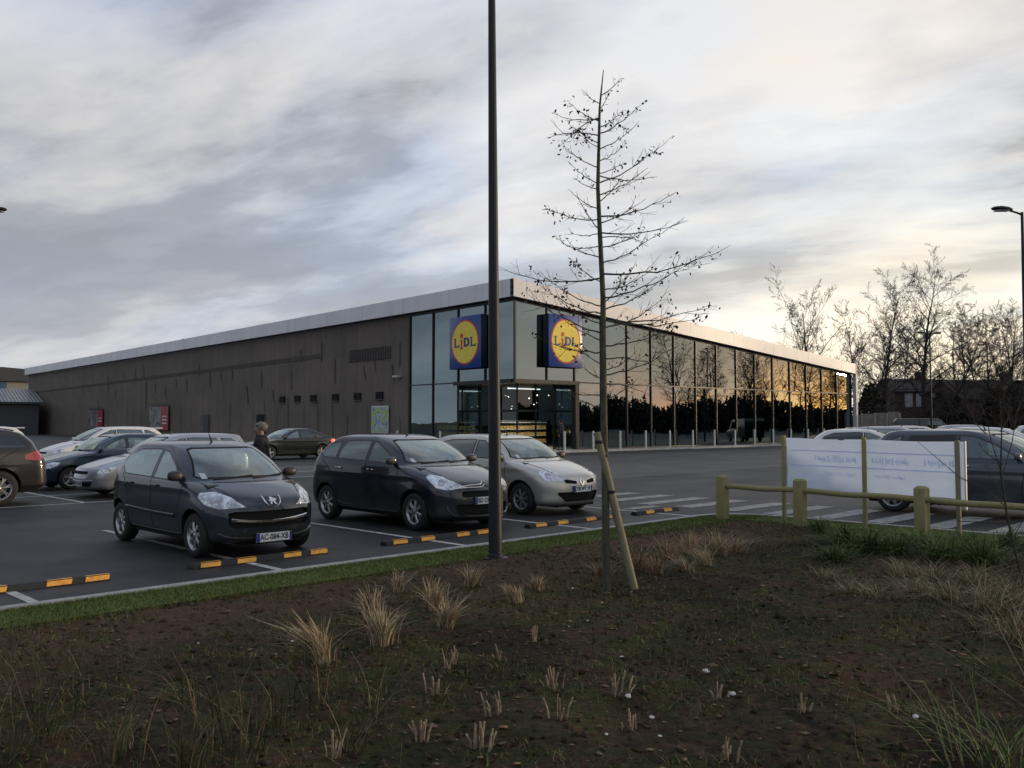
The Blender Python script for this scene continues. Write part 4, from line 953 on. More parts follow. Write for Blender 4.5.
# white low estate
c=copytree(white); c.location=uv(9.4,39.2); prop(c,'white car mostly hidden at the far left behind the brown off-roader','car',GRP); c['label']='white car mostly hidden at the far left behind the brown off-roader'
# SUV
s=gen(L=4.6,W=1.86,H=1.60,hz=.88,cowl=(1.1,1.15),rf=.25,rr=-1.75,beltr=1.18,fo=.88,wb=2.7,r=.365,zb=.27,paint='paint_suv',bpil=-.2,cpil=-1.2,tailin=.22,spokes=7,wstyle=1,tint=1,roofdrop=.09)
s.tl=lambda s:[(q+( -s.L/2*math.sin(R(42))+s.W/2*math.cos(R(42)) ),z) for q,z in[(.02,.98),(.20,.92),(.34,.95),(.34,1.04),(.2,1.12),(.02,1.12)]]
c=make_car(s,'parked_car','dark brown off-road car with roof rails and alloy wheels, cut by the left edge','car',uv(4.25,21.3),HEAD['-u'],GRP)
mb=MB()
for sg in(1,-1):
    pts=[(lerp(.1,-1.6,t/8),sg*.60,s.zat(lerp(.1,-1.6,t/8),sg*.60)+.04*math.sin(max(.05,min(.95,t/8))*math.pi)**.3) for t in range(9)]; mb.tube(pts,.014,'black_plastic',6)
mb.build('roof_rail',c)
# dark fastback
s=gen(L=4.65,W=1.81,H=1.45,hz=.70,cowl=(.95,.95),rf=.05,rr=-.95,beltr=1.0,fo=.95,wb=2.75,r=.335,paint='paint_darkgreen',bpil=-.2,cpil=-1.05,deck=(-1.95,1.02),tint=1,spokes=5)
s.tlm='tail_lit'; s.tl=lambda s:[(q+(-s.L/2*math.sin(R(42))+s.W/2*math.cos(R(42))),z) for q,z in[(.0,.76),(.22,.76),(.30,.82),(.26,.92),(.0,.92)]]
c=make_car(s,'parked_car','dark saloon with glowing red tail light near the store wall, behind the walking person','car',uv(22.2,37.2),HEAD['-u'],GRP); fast=c
# tall grey-blue MPV at right
s=gen(L=4.35,W=1.82,H=1.60,hz=.76,cowl=(1.15,1.05),rf=.2,rr=-1.62,beltr=1.08,fo=.88,wb=2.7,r=.325,paint='paint_mpv',bpil=-.25,cpil=-1.22,tailin=.15,spokes=7,handle='chrome',wstyle=1)
c=make_car(s,'parked_car','tall grey-blue family car behind the banner, cut by the right edge','car',uv(18.25,5.6),HEAD['-v'],GRP); mpv=c
# white hatch behind banner
s=gen(L=4.05,W=1.72,H=1.50,hz=.72,cowl=(1.0,1.0),rf=.15,rr=-1.42,beltr=1.05,fo=.82,wb=2.55,r=.30,paint='paint_white',bpil=-.18,tint=1)
c=make_car(s,'parked_car','white hatchback showing only its roof above the left half of the banner','car',(12.3,30.6,0),R(-25),GRP); wh2=c
def extra(src,x,y,rz,label,z=0):
    c=copytree(src); c.location=(x,y,z); c.rotation_euler=(0,0,rz); c['label']=label; c['group']=GRP; return c
def repaint(c,mat):
    for o in c.children_recursive:
        if o.type=='MESH' and o.name.split('.')[0] in('body','door','wing_mirror'):
            o.data=o.data.copy(); o.data.materials[0]=M[mat]
s_est=None
extra(white,18.6,40.5,R(-20),'white car roof seen just right of the banner middle, in the farther row')
c=extra(mpv,23.2,44.5,R(-15),'pale silver tall car roof farther back behind the grey-blue one'); repaint(c,'paint_silver')
c=extra(white,16.2,29.5,R(-30),'white estate roof directly behind the roof of the grey-blue car')
c=extra(mpv,27.5,45,R(-25),'white tall car at the right edge beyond the grey-blue one'); repaint(c,'paint_white')
c=extra(white,14.6,33.4,R(-28),'low grey car roof between the two white roofs'); repaint(c,'paint_silver')
# cars reflected in the glass front, standing in the row facing the store to the right
for i,(x,y,rz,src,mat) in enumerate([(31,40,-20,wh2,'paint_silver'),(36,44,-25,fast,None),(33.5,33,-30,navy,None),(41,41,-25,wh2,None),(46,46,-20,navy,'paint_grey107'),(52,47,-20,mpv,None)]):
    c=extra(src,x,y,R(rz),['silver','dark','navy','white','grey','grey-blue'][i]+' car out to the right, seen reflected in the glass front')
    if mat: repaint(c,mat)

# dark van in distance
def van(x,y,rz):
    t=thing('parked_van','dark van with pale bonnet in front of the brick house, above the far car roofs','van',(x,y,0),rz)
    mb=MB(); prof=[(-2.3,.35),(2.3,.35),(2.35,.75),(2.1,.98),(1.5,1.12),(.9,1.85),(.6,1.98),(-2.2,2.0),(-2.35,1.8)]
    mb.prism(prof,(0,-.9,0),(1,0,0),(0,0,1),-1.8,'paint_black'); mb.build('body',t,bevel=.06)
    q=MB(); q.prism([(-.1,1.2),(1.25,1.15),(.75,1.78),(-.1,1.78)],(0,-.905,0),(1,0,0),(0,0,1),.01,'car_glass_dark'); q.build('window_pane',t)
    for xx in(-1.5,1.5):
        for sg in(1,-1): make_wheel(.33,5,'rim_dull',t,xx,sg*.82,sg)
    for sg in(1,-1):
        q=MB(); q.box((2.28,sg*.65,.82),(.12,.3,.2),'headlamp'); q.build('headlight',t,bevel=.02)
van(31.2,67,R(-15))

# ------------------------------------------------------------------ STORE
ST_ROT=math.atan2(.6574,.7536)
store=thing('supermarket','long low supermarket with white sloping roof edge, dark timber side and mirrored glass front','supermarket',(.14,50.5,0),ST_ROT)
LX,LY=37.9,111.5
def zt(x): return 9.79-.0835*x    # fascia top
def zbm(x): return 8.78-.0785*x   # fascia bottom
Xe,Ye=LX+.25,LY+.4; o=-.5
mb=MB(); T=.06
def slab(p,q,nx,ny):  # fascia panel p->q in plan
    vs=[(p[0],p[1],zbm(p[0])),(q[0],q[1],zbm(q[0])),(q[0],q[1],zt(q[0])),(p[0],p[1],zt(p[0]))]
    vs+=[(a-nx*.3,b-ny*.3,c) for a,b,c in vs]; mb.add(vs,[(0,1,2,3),(4,7,6,5),(0,4,5,1),(2,6,7,3),(1,5,6,2),(3,7,4,0)],'fascia_white')
for args in(((o,o),(Xe,o),0,-1),((Xe,Ye),(o,Ye),0,1),((o,Ye),(o,o+.001),-1,0),((Xe,o),(Xe,Ye),1,0)):
    mb=MB(); slab(*args); mb.build('fascia',store)
mb=MB(); mb.add([(o+.3,o+.3,zt(o)-.12),(Xe-.3,o+.3,zt(Xe)-.12),(Xe-.3,Ye-.3,zt(Xe)-.12),(o+.3,Ye-.3,zt(o)-.12)],[(0,1,2,3)],'metal_roof'); rf=mb.build('roof',store)
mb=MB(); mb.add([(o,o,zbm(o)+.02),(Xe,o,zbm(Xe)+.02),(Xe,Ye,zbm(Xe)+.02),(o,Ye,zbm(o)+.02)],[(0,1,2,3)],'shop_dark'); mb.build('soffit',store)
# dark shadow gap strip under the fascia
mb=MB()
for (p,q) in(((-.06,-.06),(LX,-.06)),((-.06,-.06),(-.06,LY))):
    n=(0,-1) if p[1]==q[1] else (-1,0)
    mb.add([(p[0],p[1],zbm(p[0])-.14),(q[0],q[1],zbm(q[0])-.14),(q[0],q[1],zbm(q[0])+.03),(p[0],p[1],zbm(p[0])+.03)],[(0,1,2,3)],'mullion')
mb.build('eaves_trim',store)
mb=MB(); mb.prism([(0,0),(1.6,0),(.8,.7)],(1,52,zt(1)-.15),(0,1,0),(0,0,1),1.6,'shop_dark'); mb.build('roof_vent',rf)
GL=10.4
# timber wall
mb=MB(); mb.add([(0,GL,0),(0,LY,0),(0,LY,zbm(0)+.05),(0,GL,zbm(0)+.05),(.3,GL,0),(.3,LY,0),(.3,LY,zbm(0)+.05),(.3,GL,zbm(0)+.05)],[(0,1,2,3),(4,7,6,5),(0,3,7,4),(1,5,6,2)],'wood_cladding'); wall=mb.build('timber_wall',store)
mb=MB(); mb.add([(0,LY,0),(LX,LY,0),(LX,LY,zbm(LX)),(0,LY,zbm(0))],[(0,1,2,3)],'wood_cladding'); mb.add([(LX,0,0),(LX,LY,0),(LX,LY,zbm(LX)+.03),(LX,0,zbm(LX)+.03)],[(0,1,2,3)],'cladding_dark'); mb.build('rear_wall',store)
# upper smoother band edge + slanting dark boards
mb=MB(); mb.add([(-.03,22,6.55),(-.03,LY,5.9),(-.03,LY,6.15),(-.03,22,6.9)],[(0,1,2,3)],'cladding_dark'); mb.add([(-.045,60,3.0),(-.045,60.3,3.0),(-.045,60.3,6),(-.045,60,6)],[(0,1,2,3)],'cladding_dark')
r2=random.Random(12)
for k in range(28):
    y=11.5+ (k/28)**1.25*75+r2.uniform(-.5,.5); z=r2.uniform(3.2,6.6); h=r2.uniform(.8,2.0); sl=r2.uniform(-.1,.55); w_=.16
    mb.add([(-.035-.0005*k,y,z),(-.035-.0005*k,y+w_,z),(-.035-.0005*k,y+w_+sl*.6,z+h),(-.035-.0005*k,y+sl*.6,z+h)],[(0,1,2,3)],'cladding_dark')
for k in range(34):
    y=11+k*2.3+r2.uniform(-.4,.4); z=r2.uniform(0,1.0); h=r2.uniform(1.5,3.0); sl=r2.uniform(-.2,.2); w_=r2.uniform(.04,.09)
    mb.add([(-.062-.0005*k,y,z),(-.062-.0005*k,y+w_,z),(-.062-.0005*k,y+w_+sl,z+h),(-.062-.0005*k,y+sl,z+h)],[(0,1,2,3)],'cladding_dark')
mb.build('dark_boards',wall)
mb=MB()
for k in range(26): mb.box((-.06,12.7+k*.21,6.45),(.07,.07,.85),'louvre')
mb.box((-.01,15.4,6.45),(.05,5.4,.85),'shop_dark'); mb.build('louvre_panel',store)
for px in(378,356,334,312,296,281):
    dx=-(px-512)/F; y=(dx*50.5)/(.6574-dx*.7536); mb=MB(); mb.box((-.05,y,3.55),(.12,.85,.5),'dark_gap'); mb.box((-.04,y,3.26),(.16,.95,.06),'louvre'); mb.build('wall_vent',store)
for y,m_ in((32.2,'dark_gap'),(43.7,'dark_wall')):
    mb=MB(); mb.box((-.05,y,1.2),(.1,1.6,2.4),'cladding_dark'); mb.box((-.12,y,1.2),(.06,1.3,2.3),m_); mb.box((-.16,y+.5,1.1),(.06,.04,.3),'chrome'); mb.build('service_door',store)
# poster panels on the wall
def poster(y,z0,z1,w,mats,label,bracket=True):
    t=thing('poster_panel',label,'poster',(store.location.x,store.location.y,0),ST_ROT)
    mb=MB(); mb.box((-.14,y,(z0+z1)/2),(.08,w+.16,z1-z0+.16),'white_metal' if not bracket else 'mullion'); mb.build('frame',t,bevel=.01)
    n=len(mats); 
    q=MB()
    for k,(m_,a,b) in enumerate(mats): q.box((-.19,y-w/2+w*(a+b)/2,(z0+z1)/2),(.02,w*(b-a),z1-z0),m_)
    q.build('poster_print',t)
    if bracket:
        q=MB(); q.box((-.55,y,z1+.25),(.18,w*1.05,.10),'louvre')
        for d_ in(-.35,.35): q.box((-.3,y+d_*w,z1+.25),(.5,.05,.05),'louvre')
        q.build('light_bar',t)
    return t
poster(13.75,1.05,2.75,1.9,[('poster_colour',0,1)],'small bright yellow-green and blue poster on the timber wall beside the glass',False)
t=poster(55.8,.9,3.3,5.4,[('poster_red',0,.38),('poster_grey',.38,1)],'larger red and grey advertising panel with light bar, middle of the timber wall')
q=MB(); [q.box((-.21,55.8-2.7+5.4*.19,2.3-k*.35),(.015,1.2,.12),'plate_white') for k in range(3)]; q.build('white_print_bars',t)
t=poster(77.5,.9,3.2,6,[('poster_red',0,.3),('poster_grey',.3,1)],'farther red and grey advertising panel toward the left end of the timber wall')
q=MB(); [q.box((-.21,77.5-3+6*.15,2.2-k*.35),(.015,1.2,.12),'plate_white') for k in range(2)]; q.build('white_print_bars',t)
# security light
mb=MB(); mb.box((-.25,11.6,4.75),(.35,.5,.12),'white_metal'); mb.build('wall_light',store,bevel=.02)
# ---- glass: front (y=0, x 0..LX) and side (x=0, y 0..GL)
TZ=4.12
def pane(a,b,z0,z1a,z1b,mat='facade_glass',name='glass_pane'):
    mb=MB(); mb.add([(a[0],a[1],z0),(b[0],b[1],z0),(b[0],b[1],z1b),(a[0],a[1],z1a)],[(0,1,2,3)],mat)
    o_=mb.build(name,store)
    return o_
def jit(o_,axis):
    # tiny real tilt of each pane about its own middle, as glazing units always have
    me=o_.data; c=sum((v.co for v in me.vertices),Vector())/4; Rm=Matrix.Rotation(rng.gauss(0,.0028),4,'Z')@Matrix.Rotation(rng.gauss(0,.0018),4,'X' if axis=='x' else 'Y')
    for v in me.vertices: v.co=c+Rm@(v.co-c)
fx=[0,2.5,4.78]+[4.78+(LX-4.78)/14*k for k in range(1,15)]
sy=[0,2.6,5.2,7.8,GL]
for i in range(len(fx)-1):
    a,b=fx[i],fx[i+1]; jit(pane((a,0),(b,0),TZ,zbm(a)-.1,zbm(b)-.1),'x')
    if i>=2: jit(pane((a,0),(b,0),.1,TZ,TZ),'x')
for i in range(4):
    a,b=sy[i],sy[i+1]; jit(pane((0,a),(0,b),TZ,zbm(0)-.1,zbm(0)-.1),'y')
    if i>=2: jit(pane((0,a),(0,b),.1,TZ,TZ),'y')
for i,a in enumerate(fx):
    z0=.0 if i>=2 else TZ
    mb=MB(); w_=.28 if i==2 else .06; mb.box((a,-.03,(z0+zbm(a)-.1)/2),(w_ if a else .12,.12,zbm(a)-.1-z0),'mullion') if i!=2 else (mb.box((a,-.03,(TZ+zbm(a)-.1)/2),(.06,.12,zbm(a)-.1-TZ),'mullion'),mb.box((a+.05,-.06,TZ/2),(.30,.36,TZ),'mullion')); mb.build('mullion',store)
for i,a in enumerate(sy):
    if i==0: continue
    z0=.0 if i>=2 else TZ
    mb=MB(); mb.box((-.03,a,(z0+zbm(0)-.1)/2),(.12,.06 if i<4 else .14,zbm(0)-.1-z0),'mullion'); mb.build('mullion',store)
mb=MB(); mb.box((LX/2,-.03,TZ),(LX,.10,.07),'mullion'); mb.box((-.03,GL/2,TZ),(.10,GL,.07),'mullion'); mb.box((LX/2,-.03,.08),(LX-10,.10,.16),'mullion') ; mb.build('transom',store)
# portal beam over the recessed entrance
mb=MB(); mb.box((2.4,-.12,TZ-.05),(5.2,.3,.22),'mullion'); mb.box((-.12,2.7,TZ-.05),(.3,5.4,.22),'mullion'); mb.build('entrance_beam',store)
mb=MB(); mb.box((LX+.25,-.30,zbm(LX)/2),(.28,.28,zbm(LX)),'white_metal'); mb.build('corner_post',store)
mb=MB(); mb.box((LX/2,.9,zbm(LX)-1.0),(.1,.1,.1),'mullion')
# recessed entrance glass 1.6 m behind the front
RE=1.7
for i,(a,b) in enumerate([(RE,3.2),(3.2,4.7)]): pane((a,RE),(b,RE),.05,TZ-.1,TZ-.1,'door_glass','entrance_door')
for i,(a,b) in enumerate([(RE,3.4),(3.4,5.1)]): pane((RE,a),(RE,b),.05,TZ-.1,TZ-.1,'door_glass','entrance_door')
mb=MB()
for a in(RE,3.2,4.7): mb.box((a,RE,TZ/2),(.08,.08,TZ-.1),'mullion')
for a in(3.4,5.1): mb.box((RE,a,TZ/2),(.08,.08,TZ-.1),'mullion')
mb.box((3.2,RE-.01,2.4),(3,.1,.12),'mullion'); mb.box((RE-.01,3.4,2.4),(.1,3.4,.12),'mullion'); mb.build('door_frame',store)
pane((4.78,0.05),(4.78,RE),.05,TZ-.1,TZ-.1); pane((0.05,5.2),(RE,5.2),.05,TZ-.1,TZ-.1)
# interior
mb=MB(); mb.box((LX/2,20,.02),(LX-.2,39,.06),'shop_floor'); mb.build('shop_floor',store)
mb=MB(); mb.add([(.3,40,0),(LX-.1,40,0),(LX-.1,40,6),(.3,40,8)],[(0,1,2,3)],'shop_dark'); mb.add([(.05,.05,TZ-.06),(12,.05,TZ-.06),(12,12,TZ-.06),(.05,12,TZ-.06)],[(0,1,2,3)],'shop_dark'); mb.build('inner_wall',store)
t=MB(); t.box((2.9,2.4,3.75),(2.6,.08,.06),'tube_emit'); t.build('light_tube',store)
for k in range(15):
    x,y,z=r2.uniform(2.2,9),r2.uniform(2.4,10),r2.uniform(2.6,3.7); mb=MB(); bmm=bmesh.new(); bmesh.ops.create_icosphere(bmm,subdivisions=2,radius=r2.uniform(.03,.06)); me=bpy.data.meshes.new('b'); bmm.to_mesh(me); bmm.free(); me.materials.append(M['lamp_emit'])
    o_=link('ceiling_lamp',me,store); o_.location=(x,y,z)
def shelf(x,y,rz,label):
    t=thing('shop_shelf',label,'shelf',Vector((.14,50.5,0))+Matrix.Rotation(ST_ROT,3,'Z')@Vector((x,y,.05)),ST_ROT+rz,'lit shelves inside the entrance')
    mb=MB(); mb.box((0,0,.9),(2.6,.08,1.8),'shop_dark')
    for z in(.3,.75,1.2,1.65): mb.box((0,-.25,z),(2.6,.5,.04),'white_metal')
    mb.build('rack',t)
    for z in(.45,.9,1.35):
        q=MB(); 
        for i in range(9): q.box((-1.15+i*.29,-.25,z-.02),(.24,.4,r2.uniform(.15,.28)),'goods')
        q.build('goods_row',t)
shelf(4.5,6.2,0,'shelf of warm coloured produce inside the entrance, nearer one'); shelf(7.5,7.0,.2,'shelf of warm coloured produce inside the entrance, right one'); shelf(3.0,9.5,-.4,'shelf of produce deep inside the entrance on the left')
pl=bpy.data.lights.new('shop_light','AREA'); pl.energy=650; pl.size=3; pl.color=(1,.85,.62); po=bpy.data.objects.new('shop_light',pl); col.objects.link(po); po.location=Vector((.14,50.5,0))+Matrix.Rotation(ST_ROT,3,'Z')@Vector((5,5,3.9))
# ---- signs
def logo(size,parent):
    # local frame: a to the right, b up, facing -N ; built at y=0 plane, x right, z up
    h=size/2; mb=MB(); n=64
    def disc(r,y,mat):
        q=MB(); q.add([(r*math.cos(2*math.pi*k/n),y,r*math.sin(2*math.pi*k/n)) for k in range(n)],[tuple(range(n))],mat); return q
    disc(h*.90,-.006,'sign_red').build('red_ring',parent); disc(h*.835,-.012,'sign_yellow').build('yellow_disc',parent)
    def P(pts,mat,name,y=-.018):
        q=MB(); q.prism(pts,(0,y,0),(1,0,0),(0,0,1),.004,mat); q.build(name,parent)
    s_=h*.185
    def L(x0,w,hh,name):
        t=s_*.52
        P([(x0,-s_),(x0+w,-s_),(x0+w,-s_+t*1.15),(x0+w-t*.35,-s_+t*1.15),(x0+w-t*.6,-s_+t*.62),(x0+t*1.25,-s_+t*.62),(x0+t*1.25,s_-t*.45),(x0+t*1.6,s_-t*.45),(x0+t*1.6,s_),(x0,s_),(x0,s_-t*.45),(x0+t*.28,s_-t*.45),(x0+t*.28,-s_+t*.45),(x0,-s_+t*.45)],'letter_blue',name)
    L(-h*.70,h*.36,0,'letter'); L(h*.36,h*.36,0,'letter')
    # i: red, slightly raised, with diamond dot
    P([(-h*.30,-s_*1.5),(-h*.10,-s_*1.5),(-h*.10,-s_*1.1),(-h*.145,-s_*1.1),(-h*.145,s_*.6),(-h*.29,s_*.6),(-h*.29,s_*.25),(-h*.255,s_*.25),(-h*.255,-s_*1.1),(-h*.30,-s_*1.1)],'sign_red','letter_i')
    P([(-h*.20+h*.10*math.cos(2*math.pi*k/16),s_*1.45+h*.10*math.sin(2*math.pi*k/16)) for k in range(16)],'sign_red','letter_dot')
    # D as outer ring pieces
    x0=-h*.06; w_=h*.38; out=[(x0,-s_),(x0+w_*.5,-s_)]+[(x0+w_*.5+w_*.5*math.cos(a),s_*math.sin(a)) for a in[R(-80+20*k) for k in range(9)]]+[(x0+w_*.5,s_),(x0,s_)]
    P(out,'letter_blue','letter')
    inn=[(x0+w_*.36,-s_*.52),(x0+w_*.5,-s_*.52)]+[(x0+w_*.5+w_*.17*math.cos(a),s_*.52*math.sin(a)) for a in[R(-60+30*k) for k in range(5)]]+[(x0+w_*.5,s_*.52),(x0+w_*.36,s_*.52)]
    P(inn,'sign_yellow','letter_counter',-.0185)
def cube_sign(loc,rz,size,hgt,depth,label):
    t=thing('store_sign',label,'sign',loc,rz,'illuminated box signs on the store corner')
    mb=MB(); mb.box((0,depth/2,0),(size,depth,hgt),'sign_side'); mb.build('box',t,bevel=.03)
    mb=MB(); mb.box((0,-.01,0),(size-.02,.03,hgt-.02),'sign_blue'); mb.build('face_panel',t,bevel=.05)
    e=bpy.data.objects.new('logo',None); col.objects.link(e); e.parent=t; e.location=(0,-.030,0); e.scale=(1,1,hgt/size*.98); logo(size*.97,e)
RM=Matrix.Rotation(ST_ROT,3,'Z'); SC=Vector((.14,50.5,0))
cube_sign(SC+RM@Vector((3.57,-.50,6.50)),ST_ROT,2.78,3.1,.44,'blue box sign with yellow disc facing the front, right of the store corner')
cube_sign(SC+RM@Vector((-.50,3.9,6.50)),ST_ROT-math.pi/2,3.05,3.15,.44,'blue box sign with yellow disc on the side glass, left of the lamp post')
# pavement in front, white kerb
mb=MB(); mb.prism([(-3,-1.9),(LX+6,-1.9),(LX+6,0.4),(0.4,.4),(.4,GL+40),(-2.2,GL+40),(-2.2,-1.9)][:7],(0,0,-.02),(1,0,0),(0,1,0),.12,'pavement'); o_=mb.build('pavement'); o_.location=SC; o_.rotation_euler=(0,0,ST_ROT); prop(o_,kind='structure')
mb=MB(); mb.prism([(-3.0,-2.04),(LX+6,-2.04),(LX+6,-1.902),(-3.0,-1.902)],(0,0,-.02),(1,0,0),(0,1,0),.14,'line_white'); o_=mb.build('pavement_kerb'); o_.location=SC; o_.rotation_euler=(0,0,ST_ROT); prop(o_,kind='structure')
# bollards
mb=MB(); mb.lathe([(.0,0),(.062,0),(.062,1.05),(.055,1.085),(.03,1.105),(0,1.11)],'bollard_paint',14); mb.lathe([(.0,.0),(.11,.0),(.11,.02),(.062,.022)],'bollard_paint',14); b0=mb.build('bollard',smooth=50)
first=True
bl=[(2.4+2.36*k,-1.6) for k in range(15)]+[(-1.9,4.5),(-1.9,9.0)]
for i,(x,y) in enumerate(bl):
    o_=b0 if first else b0.copy(); 
    if not first: col.objects.link(o_)
    first=False; o_.location=SC+RM@Vector((x,y,.1))
    prop(o_,('white bollard in the row along the kerb before the mirrored front') if i<15 else 'white bollard beside the side glass, partly behind parked cars','bollard','white bollards in front of the mirrored glass' if i<15 else 'bollards by the side glass')

# ------------------------------------------------------------------ lamp posts
def lamp(x,y,h,rz,label,arms=1,r=.085,lean=0):
    t=thing('street_lamp',label,'street lamp',(x,y,0),rz,'street lamps of the car park')
    mb=MB(); mb.tube([(0,0,0),(0,0,h*.3),(0,0,h)],[r,r*.82,r*.48],'pole_paint',20); mb.build('pole',t,smooth=50)
    mb=MB(); mb.lathe([(0,.0),(r*1.9,0),(r*1.9,.02),(r*1.15,.025),(r*1.12,.06),(r,.07)],'pole_paint',20); mb.box((0,-r*.93,.7),(.09,.03,.35),'pole_paint'); mb.build('base_plate',t,smooth=40)
    for k in range(arms):
        sg=1 if k==0 else -1
        mb=MB(); mb.tube([(0,0,h-.08),(sg*.15,0,h-.02),(sg*.45,0,h+.07)],[.035,.03,.028],'pole_paint',10); a=mb.build('arm',t,smooth=60)
        hd=MB(); vs=[];n=12
        for i,(xx,wy,wz) in enumerate([(.30,.05,.045),(.42,.12,.085),(.65,.16,.10),(.84,.13,.07),(.92,.05,.03)]):
            for j in range(n):
                an=2*math.pi*j/n; vs.append((sg*xx,wy*math.cos(an),h+.055+xx*.06+wz*math.sin(an)*(1 if math.sin(an)>0 else .6)))
        fs=[(i*n+j,i*n+(j+1)%n,(i+1)*n+(j+1)%n,(i+1)*n+j) for i in range(4) for j in range(n)]+[tuple(range(n)),tuple(4*n+j for j in range(n))]
        hd.add(vs,fs,'pole_paint'); hh=hd.build('lamp_head',t,smooth=60)
        g=MB(); g.box((sg*.62,0,h+.04),(.4,.2,.02),'lamp_glass'); g.build('lamp_glass',hh)
    if lean: t.rotation_euler=(Matrix.Rotation(lean,3,'Y')@Matrix.Rotation(rz,3,'Z')).to_euler()
    return t
lamp(-.21,11.35,8.2,R(135),'tall dark lamp post standing in the turf strip in front of the parked cars',1,.088,-R(.42))
lamp(15.5,26.8,8.1,R(180),'dark lamp post with one arm at the right edge of the photo')
lamp(29.9,63.5,8.0,R(10),'far double-armed lamp post among the bare trees',2,.08)
lamp(-16.35,26.9,8.1,0,'lamp post beyond the left edge with only its lamp head in view')

# ------------------------------------------------------------------ fence and banner
posts=[(3.71,15.75),(4.74,14.72),(5.98,13.05),(7.05,11.3)]
fl_=['wooden rail fence with square weathered posts around the planting bed']
fence=thing('rail_fence','low wooden rail fence with thick weathered posts in front of the white banner','fence',(0,0,0))
for i,(x,y) in enumerate(posts):
    mb=MB(); hh=.76; a=.085; rz=R(-50)
    mb.box((0,0,hh/2-.03),(.17,.15,hh+.06),'fence_wood'); vs=[(-.085,-.075,hh),(.085,-.075,hh),(.085,.075,hh),(-.085,.075,hh),(-.05,-.04,hh+.035),(.05,-.04,hh+.035),(.05,.04,hh+.035),(-.05,.04,hh+.035)]
    mb.add(vs,[(0,1,5,4),(1,2,6,5),(2,3,7,6),(3,0,4,7),(4,5,6,7)],'fence_wood')
    o_=mb.build('post',fence,bevel=.006); o_.location=(x,y,0); o_.rotation_euler=(R(rng.uniform(-1,1)),R(rng.uniform(-1,1)),rz)
for i in range(3):
    (x0,y0),(x1,y1)=posts[i],posts[i+1]; d=Vector((x1-x0,y1-y0,0)); L=d.length; mb=MB(); dz=0
    n=10; mb.tube([(x0+d.x*k/n,y0+d.y*k/n,.60+.008*math.sin(k*.9+i)) for k in range(n+1)],.046,'fence_wood',10); mb.build('rail',fence,smooth=50)
    mb=MB(); mb.box((x0+.03,y0-.085,.60),(.03,.04,.03),'mullion',); mb.build('bolt',fence)
banner_t=thing('banner','white plastic banner seen from behind on three wooden stakes behind the rail fence','banner',(0,0,0))
S=[(4.68,15.35),(5.62,14.22),(6.56,13.12)]; A_=Vector((S[2][0]-S[0][0],S[2][1]-S[0][1],0)); Lb=A_.length; A_.normalize(); N_=Vector((A_.y,-A_.x,0)); 
if N_.y>0: N_=-N_
o3=Vector((S[0][0],S[0][1],0))
nx,nz=60,18; V=[];Fc=[]
z0,z1=.60,1.46
for i in range(nx+1):
    for j in range(nz+1):
        a=i/nx; z=lerp(z0+ .02*math.sin(a*9),z1-.012*math.sin(a*math.pi*2)**2-.015*(1 if .33<a<.36 else 0),j/nz)
        w_=.012*math.sin(a*31+z*5)+.01*noise.noise(Vector((a*6,z*5,0)))
        p=o3+A_*(a*(Lb+.04)+.03)+N_*(-.035+w_); V.append((p.x,p.y,z-.02*a))
for i in range(nx):
    for j in range(nz): Fc.append((i*(nz+1)+j,(i+1)*(nz+1)+j,(i+1)*(nz+1)+j+1,i*(nz+1)+j+1))
sh=rawmesh('sheet',V,Fc,['banner_cloth'],banner_t,smooth=True)
# faint show-through bands and mirrored lettering (a thin sheet on the cloth)
def on_banner(a,z,off=.009):
    w_=.012*math.sin(a*31+z*5)+.01*noise.noise(Vector((a*6,z*5,0))); p=o3+A_*(a*(Lb+.04)+.03)+N_*(-.035+w_+off); return (p.x,p.y,z-.02*a)
mb=MB()
for (za,zb_) in((1.245,1.262),(.995,1.012)):
    mb=MB()
    for i in range(60):
        a0,a1=.03+i/60*.94,.03+(i+1)/60*.94; mb.add([on_banner(a0,za),on_banner(a1,za),on_banner(a1,zb_),on_banner(a0,zb_)],[(0,1,2,3)],'banner_band')
    mb.build('show_through_band',sh)
mb=MB(); r3=random.Random(5)
def glyphs(a0,a1,z,h):
    a=a0
    while a<a1:
        wd=h*.55/Lb; k=r3.choice([0,1,2,3]); t=.008/Lb*1.5
        def q(x0,x1,y0,y1): mb.add([on_banner(a+wd*x0,z+h*y0,.005),on_banner(a+wd*x1,z+h*y0,.005),on_banner(a+wd*x1,z+h*y1,.005),on_banner(a+wd*x0,z+h*y1,.005)],[(0,1,2,3)],'banner_ghost')
        h0=r3.uniform(0,.35); h1=r3.uniform(.6,1); q(0,.30,h0,h1)
        if k==0: q(.30,.62,h0,h0+.22)
        a+=wd*r3.uniform(.45,.85)
for (g0,g1,gz,gh) in((.18,.43,1.06,.13),(.52,.72,1.06,.13),(.80,.95,1.06,.13),(.26,.42,.84,.08),(.54,.70,.84,.08)):
    mb=MB(); glyphs(g0,g1,gz,gh); mb.build('show_through_lettering',sh)
for i,(x,y) in enumerate(S):
    mb=MB(); hgt=[1.50,1.49,1.46][i]; mb.box((0,0,hgt/2-.05),(.06,.045,hgt+.1),'fence_wood' if i<2 else 'grey_wood'); o_=mb.build('stake',banner_t,bevel=.004); o_.location=(x+N_.x*.012,y+N_.y*.012,0); o_.rotation_euler=(R(rng.uniform(-.6,.6)),R(rng.uniform(-.5,.5)),math.atan2(A_.y,A_.x))
mb=MB(); p=o3+A_*(Lb+.10); mb.box((p.x,p.y,.95),(.03,.025,1.0),'white_metal',rz=.7); mb.build('edge_batten',banner_t)

